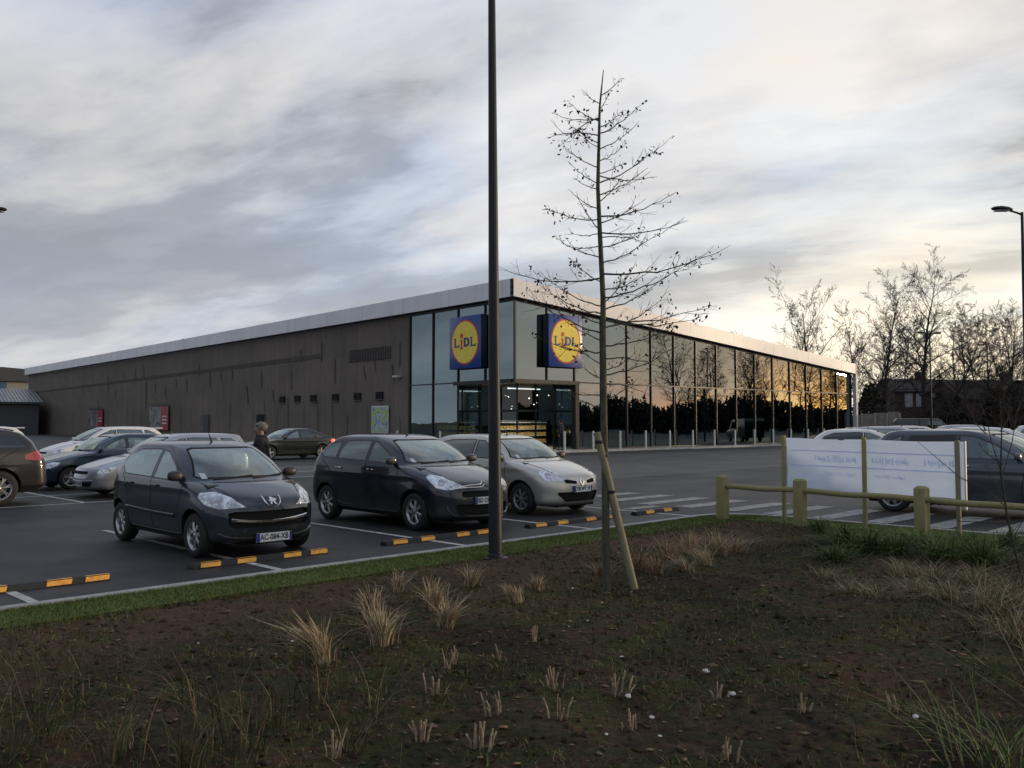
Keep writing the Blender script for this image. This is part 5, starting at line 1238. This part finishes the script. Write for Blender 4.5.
# ------------------------------------------------------------------ trees
def seg_tube(V,Fc,p0,p1,r0,r1,n):
    d=(p1-p0); 
    if d.length<1e-6: return
    d.normalize(); a=d.orthogonal().normalized(); b=d.cross(a); k=len(V)
    for p,r in((p0,r0),(p1,r1)):
        for j in range(n):
            t=2*math.pi*j/n; q=p+(a*math.cos(t)+b*math.sin(t))*r; V.append((q.x,q.y,q.z))
    for j in range(n): Fc.append((k+j,k+(j+1)%n,k+n+(j+1)%n,k+n+j))
def grow(V,Fc,p,d,L,r,lvl,rd,cfg):
    n=max(3,int(L/ cfg['seg'])); st=L/n; pts=[p.copy()]; rr=[r]
    for i in range(n):
        d=(d+Vector((rd.gauss(0,cfg['wob']),rd.gauss(0,cfg['wob']),rd.gauss(0,cfg['wob'])+cfg['up']*(.5+.5*(lvl>0)))) ).normalized()
        p=p+d*st; pts.append(p.copy()); rr.append(max(cfg['rmin'],r*(1-(i+1)/n*cfg['taper'])))
    k=6 if lvl==0 else (4 if lvl==1 else 3)
    for i in range(n): seg_tube(V,Fc,pts[i],pts[i+1],rr[i],rr[i+1],k)
    if lvl>=cfg['levels']: return
    nb=cfg['nb'][lvl]; s0=cfg['start'] if lvl==0 else .15
    for j in range(nb):
        t=s0+(1-s0)*((j+rd.random()*.8)/nb); t=min(t,.98); i=int(t*n); q=pts[i].lerp(pts[min(i+1,n)],t*n-i)
        ax=(pts[min(i+1,n)]-pts[i]).normalized(); az=rd.uniform(0,6.283) if lvl else j*2.4+rd.uniform(-.5,.5)
        o_=ax.orthogonal().normalized(); o_=Matrix.Rotation(az,3,ax)@o_; ang=R(rd.uniform(*cfg['ang'][min(lvl,len(cfg['ang'])-1)]))
        nd=(ax*math.cos(ang)+o_*math.sin(ang)).normalized()
        ll=L*cfg['lr'][min(lvl,len(cfg['lr'])-1)]*rd.uniform(.6,1.15)*(1-.55*t if lvl==0 else 1-.45*t)
        grow(V,Fc,q,nd,ll,rr[i]*rd.uniform(.4,.62),lvl+1,rd,cfg)
def tree_meshes(seed,h,r,cfg):
    rd=random.Random(seed); V=[];Fc=[]; grow(V,Fc,Vector((0,0,-.1)),Vector((rd.gauss(0,.03),rd.gauss(0,.03),1)),h,r,0,rd,cfg)
    # split trunk (first seg quads with 6 sides) from crown
    n0=max(3,int(h/cfg['seg'])); nv=n0*12; nf=n0*6
    return V[:nv],Fc[:nf],V[nv:],[tuple(a-nv for a in f) for f in Fc[nf:]]
def wild(name,label,seed,h,r,cfg,x,y,group,cat='tree',mat='bark_far'):
    t=thing(name,label,cat,(x,y,0),rng.uniform(0,6),group); a,b,c_,d=tree_meshes(seed,h,r,cfg)
    rawmesh('trunk',a,b,[mat],t,smooth=True); rawmesh('crown',c_,d,[mat],t); return t
poplar=dict(seg=1.2,wob=.05,up=.022,taper=.93,rmin=.013,levels=3,nb=[34,12,9],start=.22,ang=[(38,62),(28,58),(25,60)],lr=[.44,.42,.42])
spread=dict(seg=1.0,wob=.06,up=.02,taper=.92,rmin=.012,levels=4,nb=[13,8,7,5],start=.16,ang=[(32,62),(20,45),(25,50),(25,55)],lr=[.85,.5,.45,.45])
thin=dict(seg=1.0,wob=.05,up=.025,taper=.93,rmin=.012,levels=3,nb=[24,9,7],start=.3,ang=[(35,60),(25,55),(25,60)],lr=[.32,.42,.45])
bush=dict(seg=.4,wob=.12,up=.05,taper=.85,rmin=.012,levels=3,nb=[10,8,6],start=.03,ang=[(20,65),(25,60),(25,60)],lr=[.85,.6,.5])
GT='bare trees behind the store and houses'
def at(px,Y): return (px-512)/F*Y
tl_=[('broad',819,95,14.2,.26,spread,31,'broad bare spreading tree just above the right end of the store roof'),
 ('slim',862,88,12.5,.15,thin,32,'slim bare tree right beside the store end post'),
 ('mid',884,98,16.2,.22,poplar,33,'bare tree with a dark nest-like knot left of the tallest tree'),
 ('tall',922,100,19.0,.28,poplar,34,'tallest bare tree in the row behind the brick house'),
 ('fork',948,102,14.0,.17,thin,35,'bare slender tree right of the tallest one'),
 ('lean',972,95,13.8,.14,thin,36,'thin bare tree leaning left, right of the tallest'),
 ('a',990,100,13.5,.18,poplar,37,'dense bare tree in front of the right brick house'),
 ('b',1006,98,13.4,.15,thin,38,'bare tree between the right house and the lamp post'),
 ('c',1022,96,13.4,.16,poplar,39,'bare tree at the right edge behind the lamp post')]
protos=[]
for nm,px,Y,h,r_,cfg,sdd,lab in tl_:
    t=wild('bare_tree',lab,sdd,h,r_,cfg,at(px,Y),Y,GT); protos.append(t)
    if nm=='lean': t.rotation_euler=(0,R(-6),0)
for i,(px,Y,k,sc_,lab) in enumerate([(800,112,2,.85,'fainter bare tree behind the broad one above the store roof'),(838,108,4,.95,'slim bare tree right of the broad one above the store roof'),(872,112,6,.95,'fine bare tree between the end post and the nest tree'),(900,110,8,1.0,'fine bare tree left of the tallest tree'),(936,112,6,1.0,'fine bare tree behind the far lamp post'),(958,108,7,1.1,'bare tree above the gap between the houses'),(981,106,8,1.05,'bare tree right of the leaning one'),(998,112,2,.85,'bare tree far behind the right house'),(1014,108,4,1.0,'bare tree just left of the right lamp post')]):
    c=copytree(protos[k]); c.location=(at(px,Y),Y,0); c.rotation_euler=(0,0,i*1.1+.4); c.scale=(sc_,)*3; c['label']=lab
# trees to the right that only the glass front mirrors
kk=0
for i,(x,y,k,sc_) in enumerate([(84,64,3,.8),(90,66,1,.9),(88,69,5,.95),(98,70,8,1),(92,74,6,.95),(86,76,4,1.0),(100,78,2,.85),(94,82,7,1),(104,86,3,.75),(96,88,8,1),(90,90,1,1),(108,92,6,1),(112,82,0,.9),(84,83,5,1),(100,96,4,1)]):
    c=copytree(protos[k]); c.location=(x,y,0); c.rotation_euler=(0,0,i*1.3); c.scale=(sc_,)*3; c['label']='bare tree out to the right, mirrored in the glass front'; c['group']='bare trees mirrored in the glass front'
# bushes
gb='bare bushes along the far boundary'
bp=wild('bare_bush','brown tangled bare bush beside the store end post',71,3.6,.05,bush,at(868,84),84,gb,'bush')
bp2=wild('bare_bush','taller tangled bare bush left of the brick house',72,4.6,.06,bush,at(880,90),90,gb,'bush')
for i,(px,Y,k,sc_,lab) in enumerate([(858,90,1,1.0,'tangled bare bush partly hidden by the store end post'),(935,82,0,1.0,'low bare bush before the gap between houses'),(948,90,1,.9,'bare bush behind the far lamp post'),(975,80,1,.9,'bare bush before the right brick house'),(1002,84,0,1.2,'bare bush left of the right lamp post'),(1018,78,1,1.1,'bare bush at the right edge'),(890,78,0,.9,'low bare bush behind the concrete fence'),(1030,90,1,1.2,'bare bush just beyond the right edge'),(1010,92,1,1.3,'tall bare bush behind the others at right')]):
    c=copytree([bp,bp2][k]); c.location=(at(px,Y),Y,0); c.rotation_euler=(0,0,i*1.7); c.scale=(sc_*1.3,sc_*1.3,sc_); c['label']=lab
def everg(x,y,h,w_,label,seed,group=None,kind=None,n=5200,name='evergreen_bush'):
    r=np.random.default_rng(seed); d=r.normal(0,1,(n,3)); d/=np.linalg.norm(d,axis=1)[:,None]; rad=r.uniform(.45,1,n)**.5
    P=d*rad[:,None]*np.array([w_/2,w_/2,h/2]); P[:,2]+=h/2
    lump=np.array([noise.noise(Vector(p*.9)+Vector((seed,0,0))) for p in P]); P+= d*lump[:,None]*w_*.28
    P=P[P[:,2]>0]; n=len(P)
    s_=r.uniform(.08,.2,n)*max(1,w_/5); t1=r.normal(0,1,(n,3)); t1/=np.linalg.norm(t1,axis=1)[:,None]; t2=r.normal(0,1,(n,3)); t2/=np.linalg.norm(t2,axis=1)[:,None]
    V=np.stack([P-t1*s_[:,None],P+t2*s_[:,None],P+t1*s_[:,None],P-t2*s_[:,None]],1).reshape(-1,3); Fc=np.arange(4*n).reshape(-1,4)
    t=thing(name,label,'bush',(x,y,0),0,group); rawmesh('foliage',V,Fc,['evergreen'],t)
    mb=MB(); mb.tube([(0,0,0),(0,0,h*.7)],[.12,.04],'bark',6); mb.build('stem',t); return t
e1=everg(at(872,86),86,5.2,2.6,'dark evergreen bush left of the brick house',3,'dark evergreens along the boundary')
for i,(px,Y,sc_,lab) in enumerate([(955,98,.85,'large dark evergreen between the two brick houses'),(1000,99,1.0,'dark evergreen behind the right brick house'),(1020,94,1.1,'dark evergreen at the right edge'),(930,128,1.0,'dark evergreen rising behind the brick house roof'),(943,104,.9,'dark evergreen behind the far lamp post')]):
    c=copytree(e1); c.location=(at(px,Y),Y,0); c.scale=(sc_*1.5,sc_*1.5,sc_); c.rotation_euler=(0,0,i*2); c['label']=lab
def far_wood():
    r=np.random.default_rng(77); n=52000; y=r.uniform(-60,175,n); x=112+r.uniform(0,14,n)+6*np.sin(y*.05)
    hm=np.array([4.9+2.6*noise.noise(Vector((a*.06,3,0)))+1.6*noise.noise(Vector((a*.25,7,0)))+.9*noise.noise(Vector((a*.9,1,0))) for a in y]); z=hm*(1-r.beta(1.1,1.6,n))*r.uniform(.85,1.12,n)
    P=np.stack([x,y,np.maximum(z,.1)],1); s_=r.uniform(.12,.38,n); t1=r.normal(0,1,(n,3)); t1/=np.linalg.norm(t1,axis=1)[:,None]; t2=r.normal(0,1,(n,3)); t2/=np.linalg.norm(t2,axis=1)[:,None]
    t2[:,2]*=1.6
    V=np.stack([P-t1*s_[:,None],P+t2*s_[:,None]*1.4,P+t1*s_[:,None],P-t2*s_[:,None]*1.4],1).reshape(-1,3)
    ys=np.arange(-60,176,.8); hh=np.array([3.5+2.6*noise.noise(Vector((a*.06,3,0)))+1.6*noise.noise(Vector((a*.25,7,0)))+.5*noise.noise(Vector((a*1.9,1,0))) for a in ys]); W_=[]
    for a,b,c,d in zip(ys[:-1],ys[1:],hh[:-1],hh[1:]): W_+= [(131,a,-.1),(131,b,-.1),(129,b,d),(129,a,c)]
    V=np.concatenate([V,np.array(W_)]); n+=len(ys)-1
    return prop(rawmesh('far_woodland',V,np.arange(4*n).reshape(-1,4),['evergreen','twig'],None,r.integers(0,2,n)),'dark far-off woodland edge out to the right, seen only in the glass reflections','woodland',None,'stuff')
far_wood()

# hero young tree
def young():
    X0,Y0=.99,9.38; Z=bz(X0,Y0); t=thing('young_tree','young leafless tree with a few dead leaves, tied to a slanting stake in the bed','tree',(X0,Y0,Z-.03),0)
    k=9.38/F
    def W(px,py): return Vector(((px-607)*k,0,(588-py)*k*1.022))
    tr=[(607,590),(606.5,540),(606,480),(605,420),(604.5,360),(604.5,300),(601.8,240),(599.8,190),(601.2,140),(602,110),(604,90),(606,72)]
    mb=MB(); mb.tube([W(*p)+Vector((0,rng.uniform(-.006,.006),0)) for p in tr],[.044,.041,.039,.036,.033,.029,.025,.021,.016,.012,.008,.004],'bark_young',10); mb.build('trunk',t,smooth=60)
    def trunkx(py):
        for a,b in zip(tr,tr[1:]):
            if b[1]<=py<=a[1]: return a[0]+(b[0]-a[0])*(a[1]-py)/(a[1]-b[1])
        return 605
    B=[(122,553,120,1),(124,570,110,.5),(112,613,93,0),(136,648,98,1),(120,560,151,1),(138,546,148,.6),(164,631,141,.4),(186,664,147,.5),(186,569,168,.3),(178,662,177,0),(176,627,165,.4),(219,686,185,.2),(222,546,215,1),(233,578,195,0),(235,686,228,0),(236,572,234,0),(240,648,247,0),(248,567,248,.2),(276,726,254,1),(280,511,268,.6),(285,575,262,1),(300,690,268,1),(312,676,272,1),(316,540,287,1),(322,702,312,.8),(326,560,300,1),(335,527,297,.8),(330,668,300,1),(347,674,329,1),(353,537,338,.6),(322,694,324,1),(360,665,371,.6),(366,575,345,.6),(372,640,352,.6),(380,578,362,.4),(305,640,262,1),(205,625,180,.5),(150,585,140,.6),(385,655,395,.2),(395,560,388,.1)]
    B+=[(py,trunkx(py)+sg*(L_+random.Random(py*3+sg).uniform(-8,10)),py-up,.5) for py,sg,L_,up in[(400,1,42,22),(408,-1,30,16),(376,1,64,28),(342,-1,48,26),(308,-1,52,24),(292,1,58,24),(266,1,46,26),(260,-1,44,22),(250,1,40,20),(226,1,36,22),(212,-1,34,18),(198,1,38,24),(192,-1,26,14),(170,-1,30,16),(152,1,30,22),(146,-1,26,14),(130,1,24,20),(106,-1,16,14),(98,1,13,16)]]
    br=MB(); lf=[];r=random.Random(4)
    def leafs(p,n,sp=.035):
        for _ in range(n):
            q=p+Vector((r.gauss(0,sp),r.gauss(0,sp),r.gauss(0,sp)-.015)); s_=r.uniform(.012,.026); a=Vector((r.gauss(0,1),r.gauss(0,1),r.gauss(0,1))).normalized()*s_; b=Vector((r.gauss(0,1),r.gauss(0,1),r.gauss(0,1))).normalized()*s_*.7
            lf.append((q-a,q+b,q+a,q-b))
    for py,ex,ey,lv in B:
        p0=W(trunkx(py),py); p3=W(ex,ey); p3.y=r.uniform(-.55,.55)*abs(p3.x-p0.x); L=(p3-p0).length
        sag=L*.07*(1 if ey<py+4 else -1); n=9; pts=[]
        for i in range(n+1):
            f=i/n; q=p0.lerp(p3,f); q.z-=sag*math.sin(f*math.pi)*1.0; q+=Vector((r.gauss(0,.008),r.gauss(0,.008),r.gauss(0,.008)))*min(1,i)*L; pts.append(q)
        r0=.0045+.0055*L; br.tube(pts,[lerp(r0,.0018,i/n) for i in range(n+1)],'bark_young',5)
        for _ in range(int(3+L*9)):
            f=r.uniform(.15,.98); i=int(f*n); q=pts[i]; d=(pts[min(i+1,n)]-pts[i-1 if i else 0]).normalized(); d=(d+Vector((r.gauss(0,.45),r.gauss(0,.45),r.gauss(.35,.45)))).normalized(); l=r.uniform(.04,.30)*min(1,L*1.2)
            e=q+d*l; m_=q.lerp(e,.5)+Vector((0,0,-.01)); br.tube([q,m_,e],[.0028,.0022,.0013],'twig',4,False)
            if lv and r.random()<.55*lv: leafs(e,r.randint(1,5))
            if l>.14: 
                d2=(d+Vector((r.gauss(0,.5),r.gauss(0,.5),r.gauss(0,.5)))).normalized(); br.tube([m_,m_+d2*l*.5],[.0018,.001],'twig',3,False)
        if lv:
            for f in (.45,.7,.9,1):
                if r.random()<lv*.75: leafs(pts[min(n,int(f*n))],r.randint(3,8),.030)
    br.build('branches',t)
    V=[tuple(v) for q in lf for v in q]; rawmesh('dead_leaves',V,np.arange(len(V)).reshape(-1,4),['dead_leaf'],t)
    # tie
    q=MB(); p=W(605,455); q.lathe([(.040,-.02),(.043,0),(.040,.02)],'rubber',14,c=tuple(p)); q.build('tree_tie',t)
    s_=thing('tree_stake','slanting pale wooden stake propped against the young tree','stake',(gp(636,588)[0],9.42,Z-.03))
    q=MB(); a=Vector((0,0,0)); b=Vector((-.40,-.06,1.68)); q.tube([a,b],[.042,.040],'stake_wood',12); q.build('pole',s_,smooth=50)
    for f in(.63,.94): q=MB(); c=a.lerp(b,f); q.lathe([(.044,-.018),(.046,0),(.044,.018)],'rubber',12,c=tuple(c)); q.build('strap',s_)
young()
# right sapling with thin twigs
def sapling():
    Y0=8.9; k=Y0/F; bx=(1023-512)*k; t=thing('sapling','thin leafless sapling with forking twigs at the right edge, in front of the banner','sapling',(bx,Y0,.0),0)
    def W(px,py,dy=0): return Vector(((px-1023)*k,dy,(593-py)*k))
    mb=MB(); mb.tube([W(1023,595),W(1012,550),W(1004,510),W(999,470),W(1001,430),W(1000,395)],[.016,.014,.012,.010,.006,.003],'bark',7); mb.build('stem',t,smooth=60)
    br=MB(); r=random.Random(9)
    for pts in [[(1000,472),(990,440),(984,415),(977,385)],[(999,472),(1010,440),(1017,412),(1024,395)],[(1003,505),(980,486),(955,474),(935,455),(913,438)],[(1006,520),(985,519),(958,519),(942,508),(925,495)],[(999,462),(985,450),(975,440)],[(1010,540),(1022,520),(1040,508)],[(1001,430),(1010,415),(1012,395)],[(988,432),(976,420),(968,402)],[(1004,500),(992,478),(985,470)],[(1014,425),(1006,400),(1008,380)],[(1016,560),(1030,540),(1044,530)]]:
        n=len(pts); br.tube([W(p[0],p[1],r.uniform(-.05,.05)) for p in pts],[lerp(.006,.002,i/(n-1)) for i in range(n)],'twig',5)
        for i in range(5):
            f=r.uniform(.3,1)*(n-1); i0=min(int(f),n-2); q=W(*pts[i0]).lerp(W(*pts[i0+1]),f-i0); e=q+Vector((r.gauss(0,.05),r.gauss(0,.05),r.uniform(.01,.1))); br.tube([q,e],[.0022,.001],'twig',3,False)
    br.build('branches',t)
    # long arching dry stems low right
    s_=thing('arching_stems','long pale arching stems sweeping across the soil below the sapling','plant',(gp(1040,700)[0],gp(1040,700)[1],.02)); q=MB(); o_=Vector(s_.location)
    for (a,b,c) in [((1040,705),(1000,630),(925,592)),((1040,690),(1010,610),(940,575)),((1035,665),(990,600),(935,598)),((1045,720),(1015,700),(930,640)),((1045,660),(1005,640),(905,580)),((1040,690),(1030,640),(1000,575)),((1045,700),(985,665),(955,640)),((1050,640),(1020,600),(960,560))]:
        def wp(p,z,):
            x,y=gp(p[0],p[1],z); return Vector((x,y,z))-o_
        q.tube([wp(a,.05),wp(b,.30).lerp(wp(a,.2),.3),wp(b,.33),wp(c,.25)],[.0035,.003,.0025,.0015],'straw_dark',4,False)
    q.build('stems',s_)
sapling()

# ------------------------------------------------------------------ houses, walls at the back
def house(x,y,rz,w_,d_,eave,ridge,label,wins):
    t=thing('brick_house',label,'house',(x,y,0),rz,'brick houses behind the car park')
    mb=MB(); mb.box((0,0,eave/2),(w_,d_,eave),'brick'); mb.add([(-w_/2,-d_/2,eave),(-w_/2,d_/2,eave),(-w_/2,0,ridge)],[(0,1,2)],'brick'); mb.add([(w_/2,-d_/2,eave),(w_/2,d_/2,eave),(w_/2,0,ridge)],[(0,1,2)],'brick'); mb.build('wall',t)
    mb=MB(); e=.4
    for sg in(1,-1):
        mb.add([(-w_/2-e,sg*(d_/2+e),eave-.25),(w_/2+e,sg*(d_/2+e),eave-.25),(w_/2+e,0,ridge+.05),(-w_/2-e,0,ridge+.05)],[(0,1,2,3)],'roof_tile')
        mb.add([(-w_/2-e,sg*(d_/2+e),eave-.40),(w_/2+e,sg*(d_/2+e),eave-.40),(w_/2+e,sg*(d_/2+e),eave-.25),(-w_/2-e,sg*(d_/2+e),eave-.25)],[(0,1,2,3)],'roof_tile')
    rf=mb.build('roof',t); mb=MB(); mb.box((w_*.25,0,ridge+.3),(.9,.6,1.2),'brick'); mb.build('chimney',rf)
    for (a,z,ww,hh) in wins:
        mb=MB(); mb.box((a,-d_/2-.03,z),(ww+.2,.10,hh+.2),'white_metal'); f=mb.build('window',t); q=MB(); q.box((a,-d_/2-.09,z),(ww,.04,hh),'pane_pale'); q.box((a,-d_/2-.115,z),(.08,.02,hh),'white_metal'); q.build('pane',f)
house(at(908,108),108,R(-4),5.6,7,5.6,6.9,'dark brick house with pale windows left of the far lamp post',[(-1.2,4.3,.65,1.4),(.1,4.3,.7,1.4),(1.6,4.6,.4,1.1)])
house(at(985,104),104,R(4),10,8,4.6,6.6,'dark brick house behind the bare trees at the right edge',[(-.2,4.0,.6,1.3),(2.2,4.0,.6,1.3),(4.0,4.0,.5,1.2)])
house(at(940,112),112,R(0),7,7,4.2,5.2,'low dark brick outbuilding between the two houses',[])
for i,(px0,px1,lab) in enumerate([(851,862,'first'),(862,875,'second'),(875,887,'third'),(887,900,'fourth')]):
    a,b=at(px0,76),at(px1,76); mb=MB(); mb.box(((a+b)/2,76,1.2+.04*i),(b-a-.12,.08,2.3+.08*i),'concrete_panel'); mb.box((b-.06,75.97,1.25),(.12,.14,2.5),'concrete'); o_=mb.build('fence_panel',bevel=.01); prop(o_,lab+' pale concrete fence panel, counting from the store end post','fence panel','concrete boundary panels')
# neighbouring warehouse at far left
nb_=thing('warehouse','distant pale warehouse with curved dark roof and blue corner at the far left','warehouse',(at(8,170),170,0),R(35))
mb=MB(); mb.box((-6,0,4.6),(32,20,9.2),'render_pale'); mb.build('wall',nb_)
mb=MB(); n=12; pr=[(-24+38*i/n,9.4+2.3*math.sin(math.pi*i/n)) for i in range(n+1)]+[(14,9.1),(-24,9.1)]; mb.prism(pr,(0,11,0),(1,0,0),(0,0,1),22,'dark_wall'); mb.build('roof',nb_)
mb=MB(); mb.box((-4.0,-10.1,5.5),(5.5,.3,7.0),'blue_panel'); mb.build('blue_panel',nb_)
sh_=thing('low_shed','low dark shed with ribbed metal roof at the left end of the supermarket','shed',(at(2,125),125,0),R(35))
mb=MB(); mb.box((-4,0,2.2),(16,10,4.4),'dark_wall'); mb.build('wall',sh_)
mb=MB(); 
for i in range(40): x=-12.6+i*.43; mb.add([(x,-5.6,4.5),(x+.3,-5.6,4.5),(x+.3,5.5,6.6),(x,5.5,6.6)],[(0,1,2,3)],'metal_roof'); mb.add([(x+.3,-5.6,4.43),(x+.43,-5.6,4.43),(x+.43,5.5,6.53),(x+.3,5.5,6.53)],[(0,1,2,3)],'dark_wall')
mb.box((-4,-5.6,4.35),(17.5,.2,.25),'dark_wall'); mb.build('roof',sh_)

# ------------------------------------------------------------------ people
def skin_obj(name,verts,edges,rad,mat,parent,root=0,sub=2):
    me=bpy.data.meshes.new(name); me.from_pydata(verts,edges,[]); o_=bpy.data.objects.new(name,me); col.objects.link(o_)
    m_=o_.modifiers.new('s','SKIN'); m_.use_smooth_shade=True; lay=me.skin_vertices[0].data
    for i,r_ in enumerate(rad):
        lay[i].radius=r_ if isinstance(r_,tuple) else (r_,r_); lay[i].use_root=(i==root)
    m2=o_.modifiers.new('d','SUBSURF'); m2.levels=sub; m2.render_levels=sub
    dg=bpy.context.evaluated_depsgraph_get(); dg.update(); nm=bpy.data.meshes.new_from_object(o_.evaluated_get(dg)); bpy.data.objects.remove(o_)
    nm.materials.clear(); nm.materials.append(M[mat]); nm.polygons.foreach_set('use_smooth',[True]*len(nm.polygons)); return link(name,nm,parent)
def person(x,y,rz,label,hair='hair_grey',coat='cloth_black',tr='cloth_navy',h=1.72,stride=.22):
    t=thing('person',label,'person',(x,y,0),rz); t.scale=(h/1.75,)*3   # faces +x
    V=[(0,0,.98),(0,0,1.15),(.0,0,1.36),(-.01,0,1.47),(.01,0,1.55),(.03,0,1.63),(.025,0,1.70)]; E=[(0,1),(1,2),(2,3),(3,4),(4,5),(5,6)]; Rd=[(.13,.16),(.12,.15),(.12,.17),(.055,.055),(.062,.06),(.098,.078),(.075,.062)]
    def ad(p,par,r_): V.append(p); Rd.append(r_); E.append((par,len(V)-1)); return len(V)-1
    for sg,f in((1,1),(-1,-1)):
        a=ad((0,sg*.10,.90),0,.085); a=ad((.04+f*stride*.5,sg*.10,.50),a,.058); a=ad((f*stride-.02,sg*.10,.10),a,.038); ad((f*stride+.12,sg*.11,.04),a,.035)
        a=ad((-.0,sg*.19,1.42),2,.055); a=ad((-.03-f*.04,sg*.25,1.14),a,.042); a=ad((.08-f*.10,sg*.24,.90),a,.028); a=ad((.11-f*.10,sg*.235,.83),a,(.022,.032))
        hx=V[a]
        for k,(dy,l) in enumerate([(-.03,.07),(-.01,.08),(.01,.085),(.03,.07)]): b=ad((hx[0]+dy,hx[1],hx[2]-l*.55),a,.009); ad((hx[0]+dy+.012,hx[1]-sg*.01,hx[2]-l),b,.008)
        b=ad((hx[0]+.04,hx[1]-sg*.02,hx[2]+.0),a,.010); ad((hx[0]+.055,hx[1]-sg*.025,hx[2]-.035),b,.008)
    ad((.125,0,1.625),5,.014)
    skin_obj('body',V,E,Rd,'skin',t)
    # coat
    V2=[(0,0,.80),(0,0,1.0),(0,0,1.18),(0,0,1.38),(-.01,0,1.49),(-.005,0,1.545)]; E2=[(0,1),(1,2),(2,3),(3,4),(4,5)]; R2=[(.18,.22),(.175,.21),(.165,.21),(.165,.24),(.12,.12),(.095,.09)]
    for sg,f in((1,1),(-1,-1)):
        k=len(V2); V2+=[(0,sg*.19,1.41),(-.03-f*.04,sg*.26,1.14),(.07-f*.10,sg*.25,.92)]; E2+=[(3,k),(k,k+1),(k+1,k+2)]; R2+=[.085,.068,.05]
    skin_obj('coat',V2,E2,R2,coat,t)
    V3=[(0,0,.95)]; E3=[]; R3=[(.14,.17)]
    for sg,f in((1,1),(-1,-1)):
        k=len(V3); V3+=[(0,sg*.10,.86),(.04+f*stride*.5,sg*.10,.50),(f*stride-.02,sg*.10,.12)]; E3+=[(0,k),(k,k+1),(k+1,k+2)]; R3+=[.10,.075,.06]
    skin_obj('trousers',V3,E3,R3,tr,t)
    for sg,f in((1,1),(-1,-1)): skin_obj('shoe',[(f*stride-.06,sg*.10,.05),(f*stride+.05,sg*.105,.045),(f*stride+.16,sg*.11,.035)],[(0,1),(1,2)],[.045,.048,.036],'shoe',t)
    bmm=bmesh.new(); bmesh.ops.create_icosphere(bmm,subdivisions=4,radius=1)
    for v in bmm.verts:
        c=v.co; d=1+.10*noise.noise(c*5); v.co=Vector((.0+c.x*.112*d,c.y*.092*d,1.68+c.z*.088*d))
    bmesh.ops.delete(bmm,geom=[v for v in bmm.verts if v.co.z<1.60 or (v.co.x>.05 and v.co.z<1.70)],context='VERTS')
    me=bpy.data.meshes.new('hair'); bmm.to_mesh(me); bmm.free(); me.materials.append(M[hair]); me.polygons.foreach_set('use_smooth',[True]*len(me.polygons)); link('hair',me,t)
    mb=MB()
    for sg in(1,-1):
        mb.lathe([(0,-.003),(.011,0),(0,.004)],'hair_dark',8,'X',(.115,sg*.032,1.645))
    mb.box((.118,0,1.585),(.006,.045,.008),'hair_dark'); mb.build('face_details',t)
    return t
person(-4.28,15.2,R(190),'person with short grey hair in a dark coat walking left behind the small grey hatchback',h=1.72)
p_=SC+RM@Vector((2.8,-.9,0)); person(p_.x,p_.y,R(150),'person in dark clothes standing at the glass entrance of the store','hair_dark','cloth_navy','cloth_black',1.74,.08).location.z=.1

# ------------------------------------------------------------------ render settings
scene.render.engine='CYCLES'; scene.view_settings.view_transform='Standard'; scene.view_settings.look='None'; scene.view_settings.exposure=0; scene.view_settings.gamma=1
scene.render.resolution_x=1024; scene.render.resolution_y=768
scene.cycles.max_bounces=8; scene.cycles.transparent_max_bounces=16; scene.cycles.caustics_reflective=False; scene.cycles.caustics_refractive=False; scene.cycles.sample_clamp_indirect=4
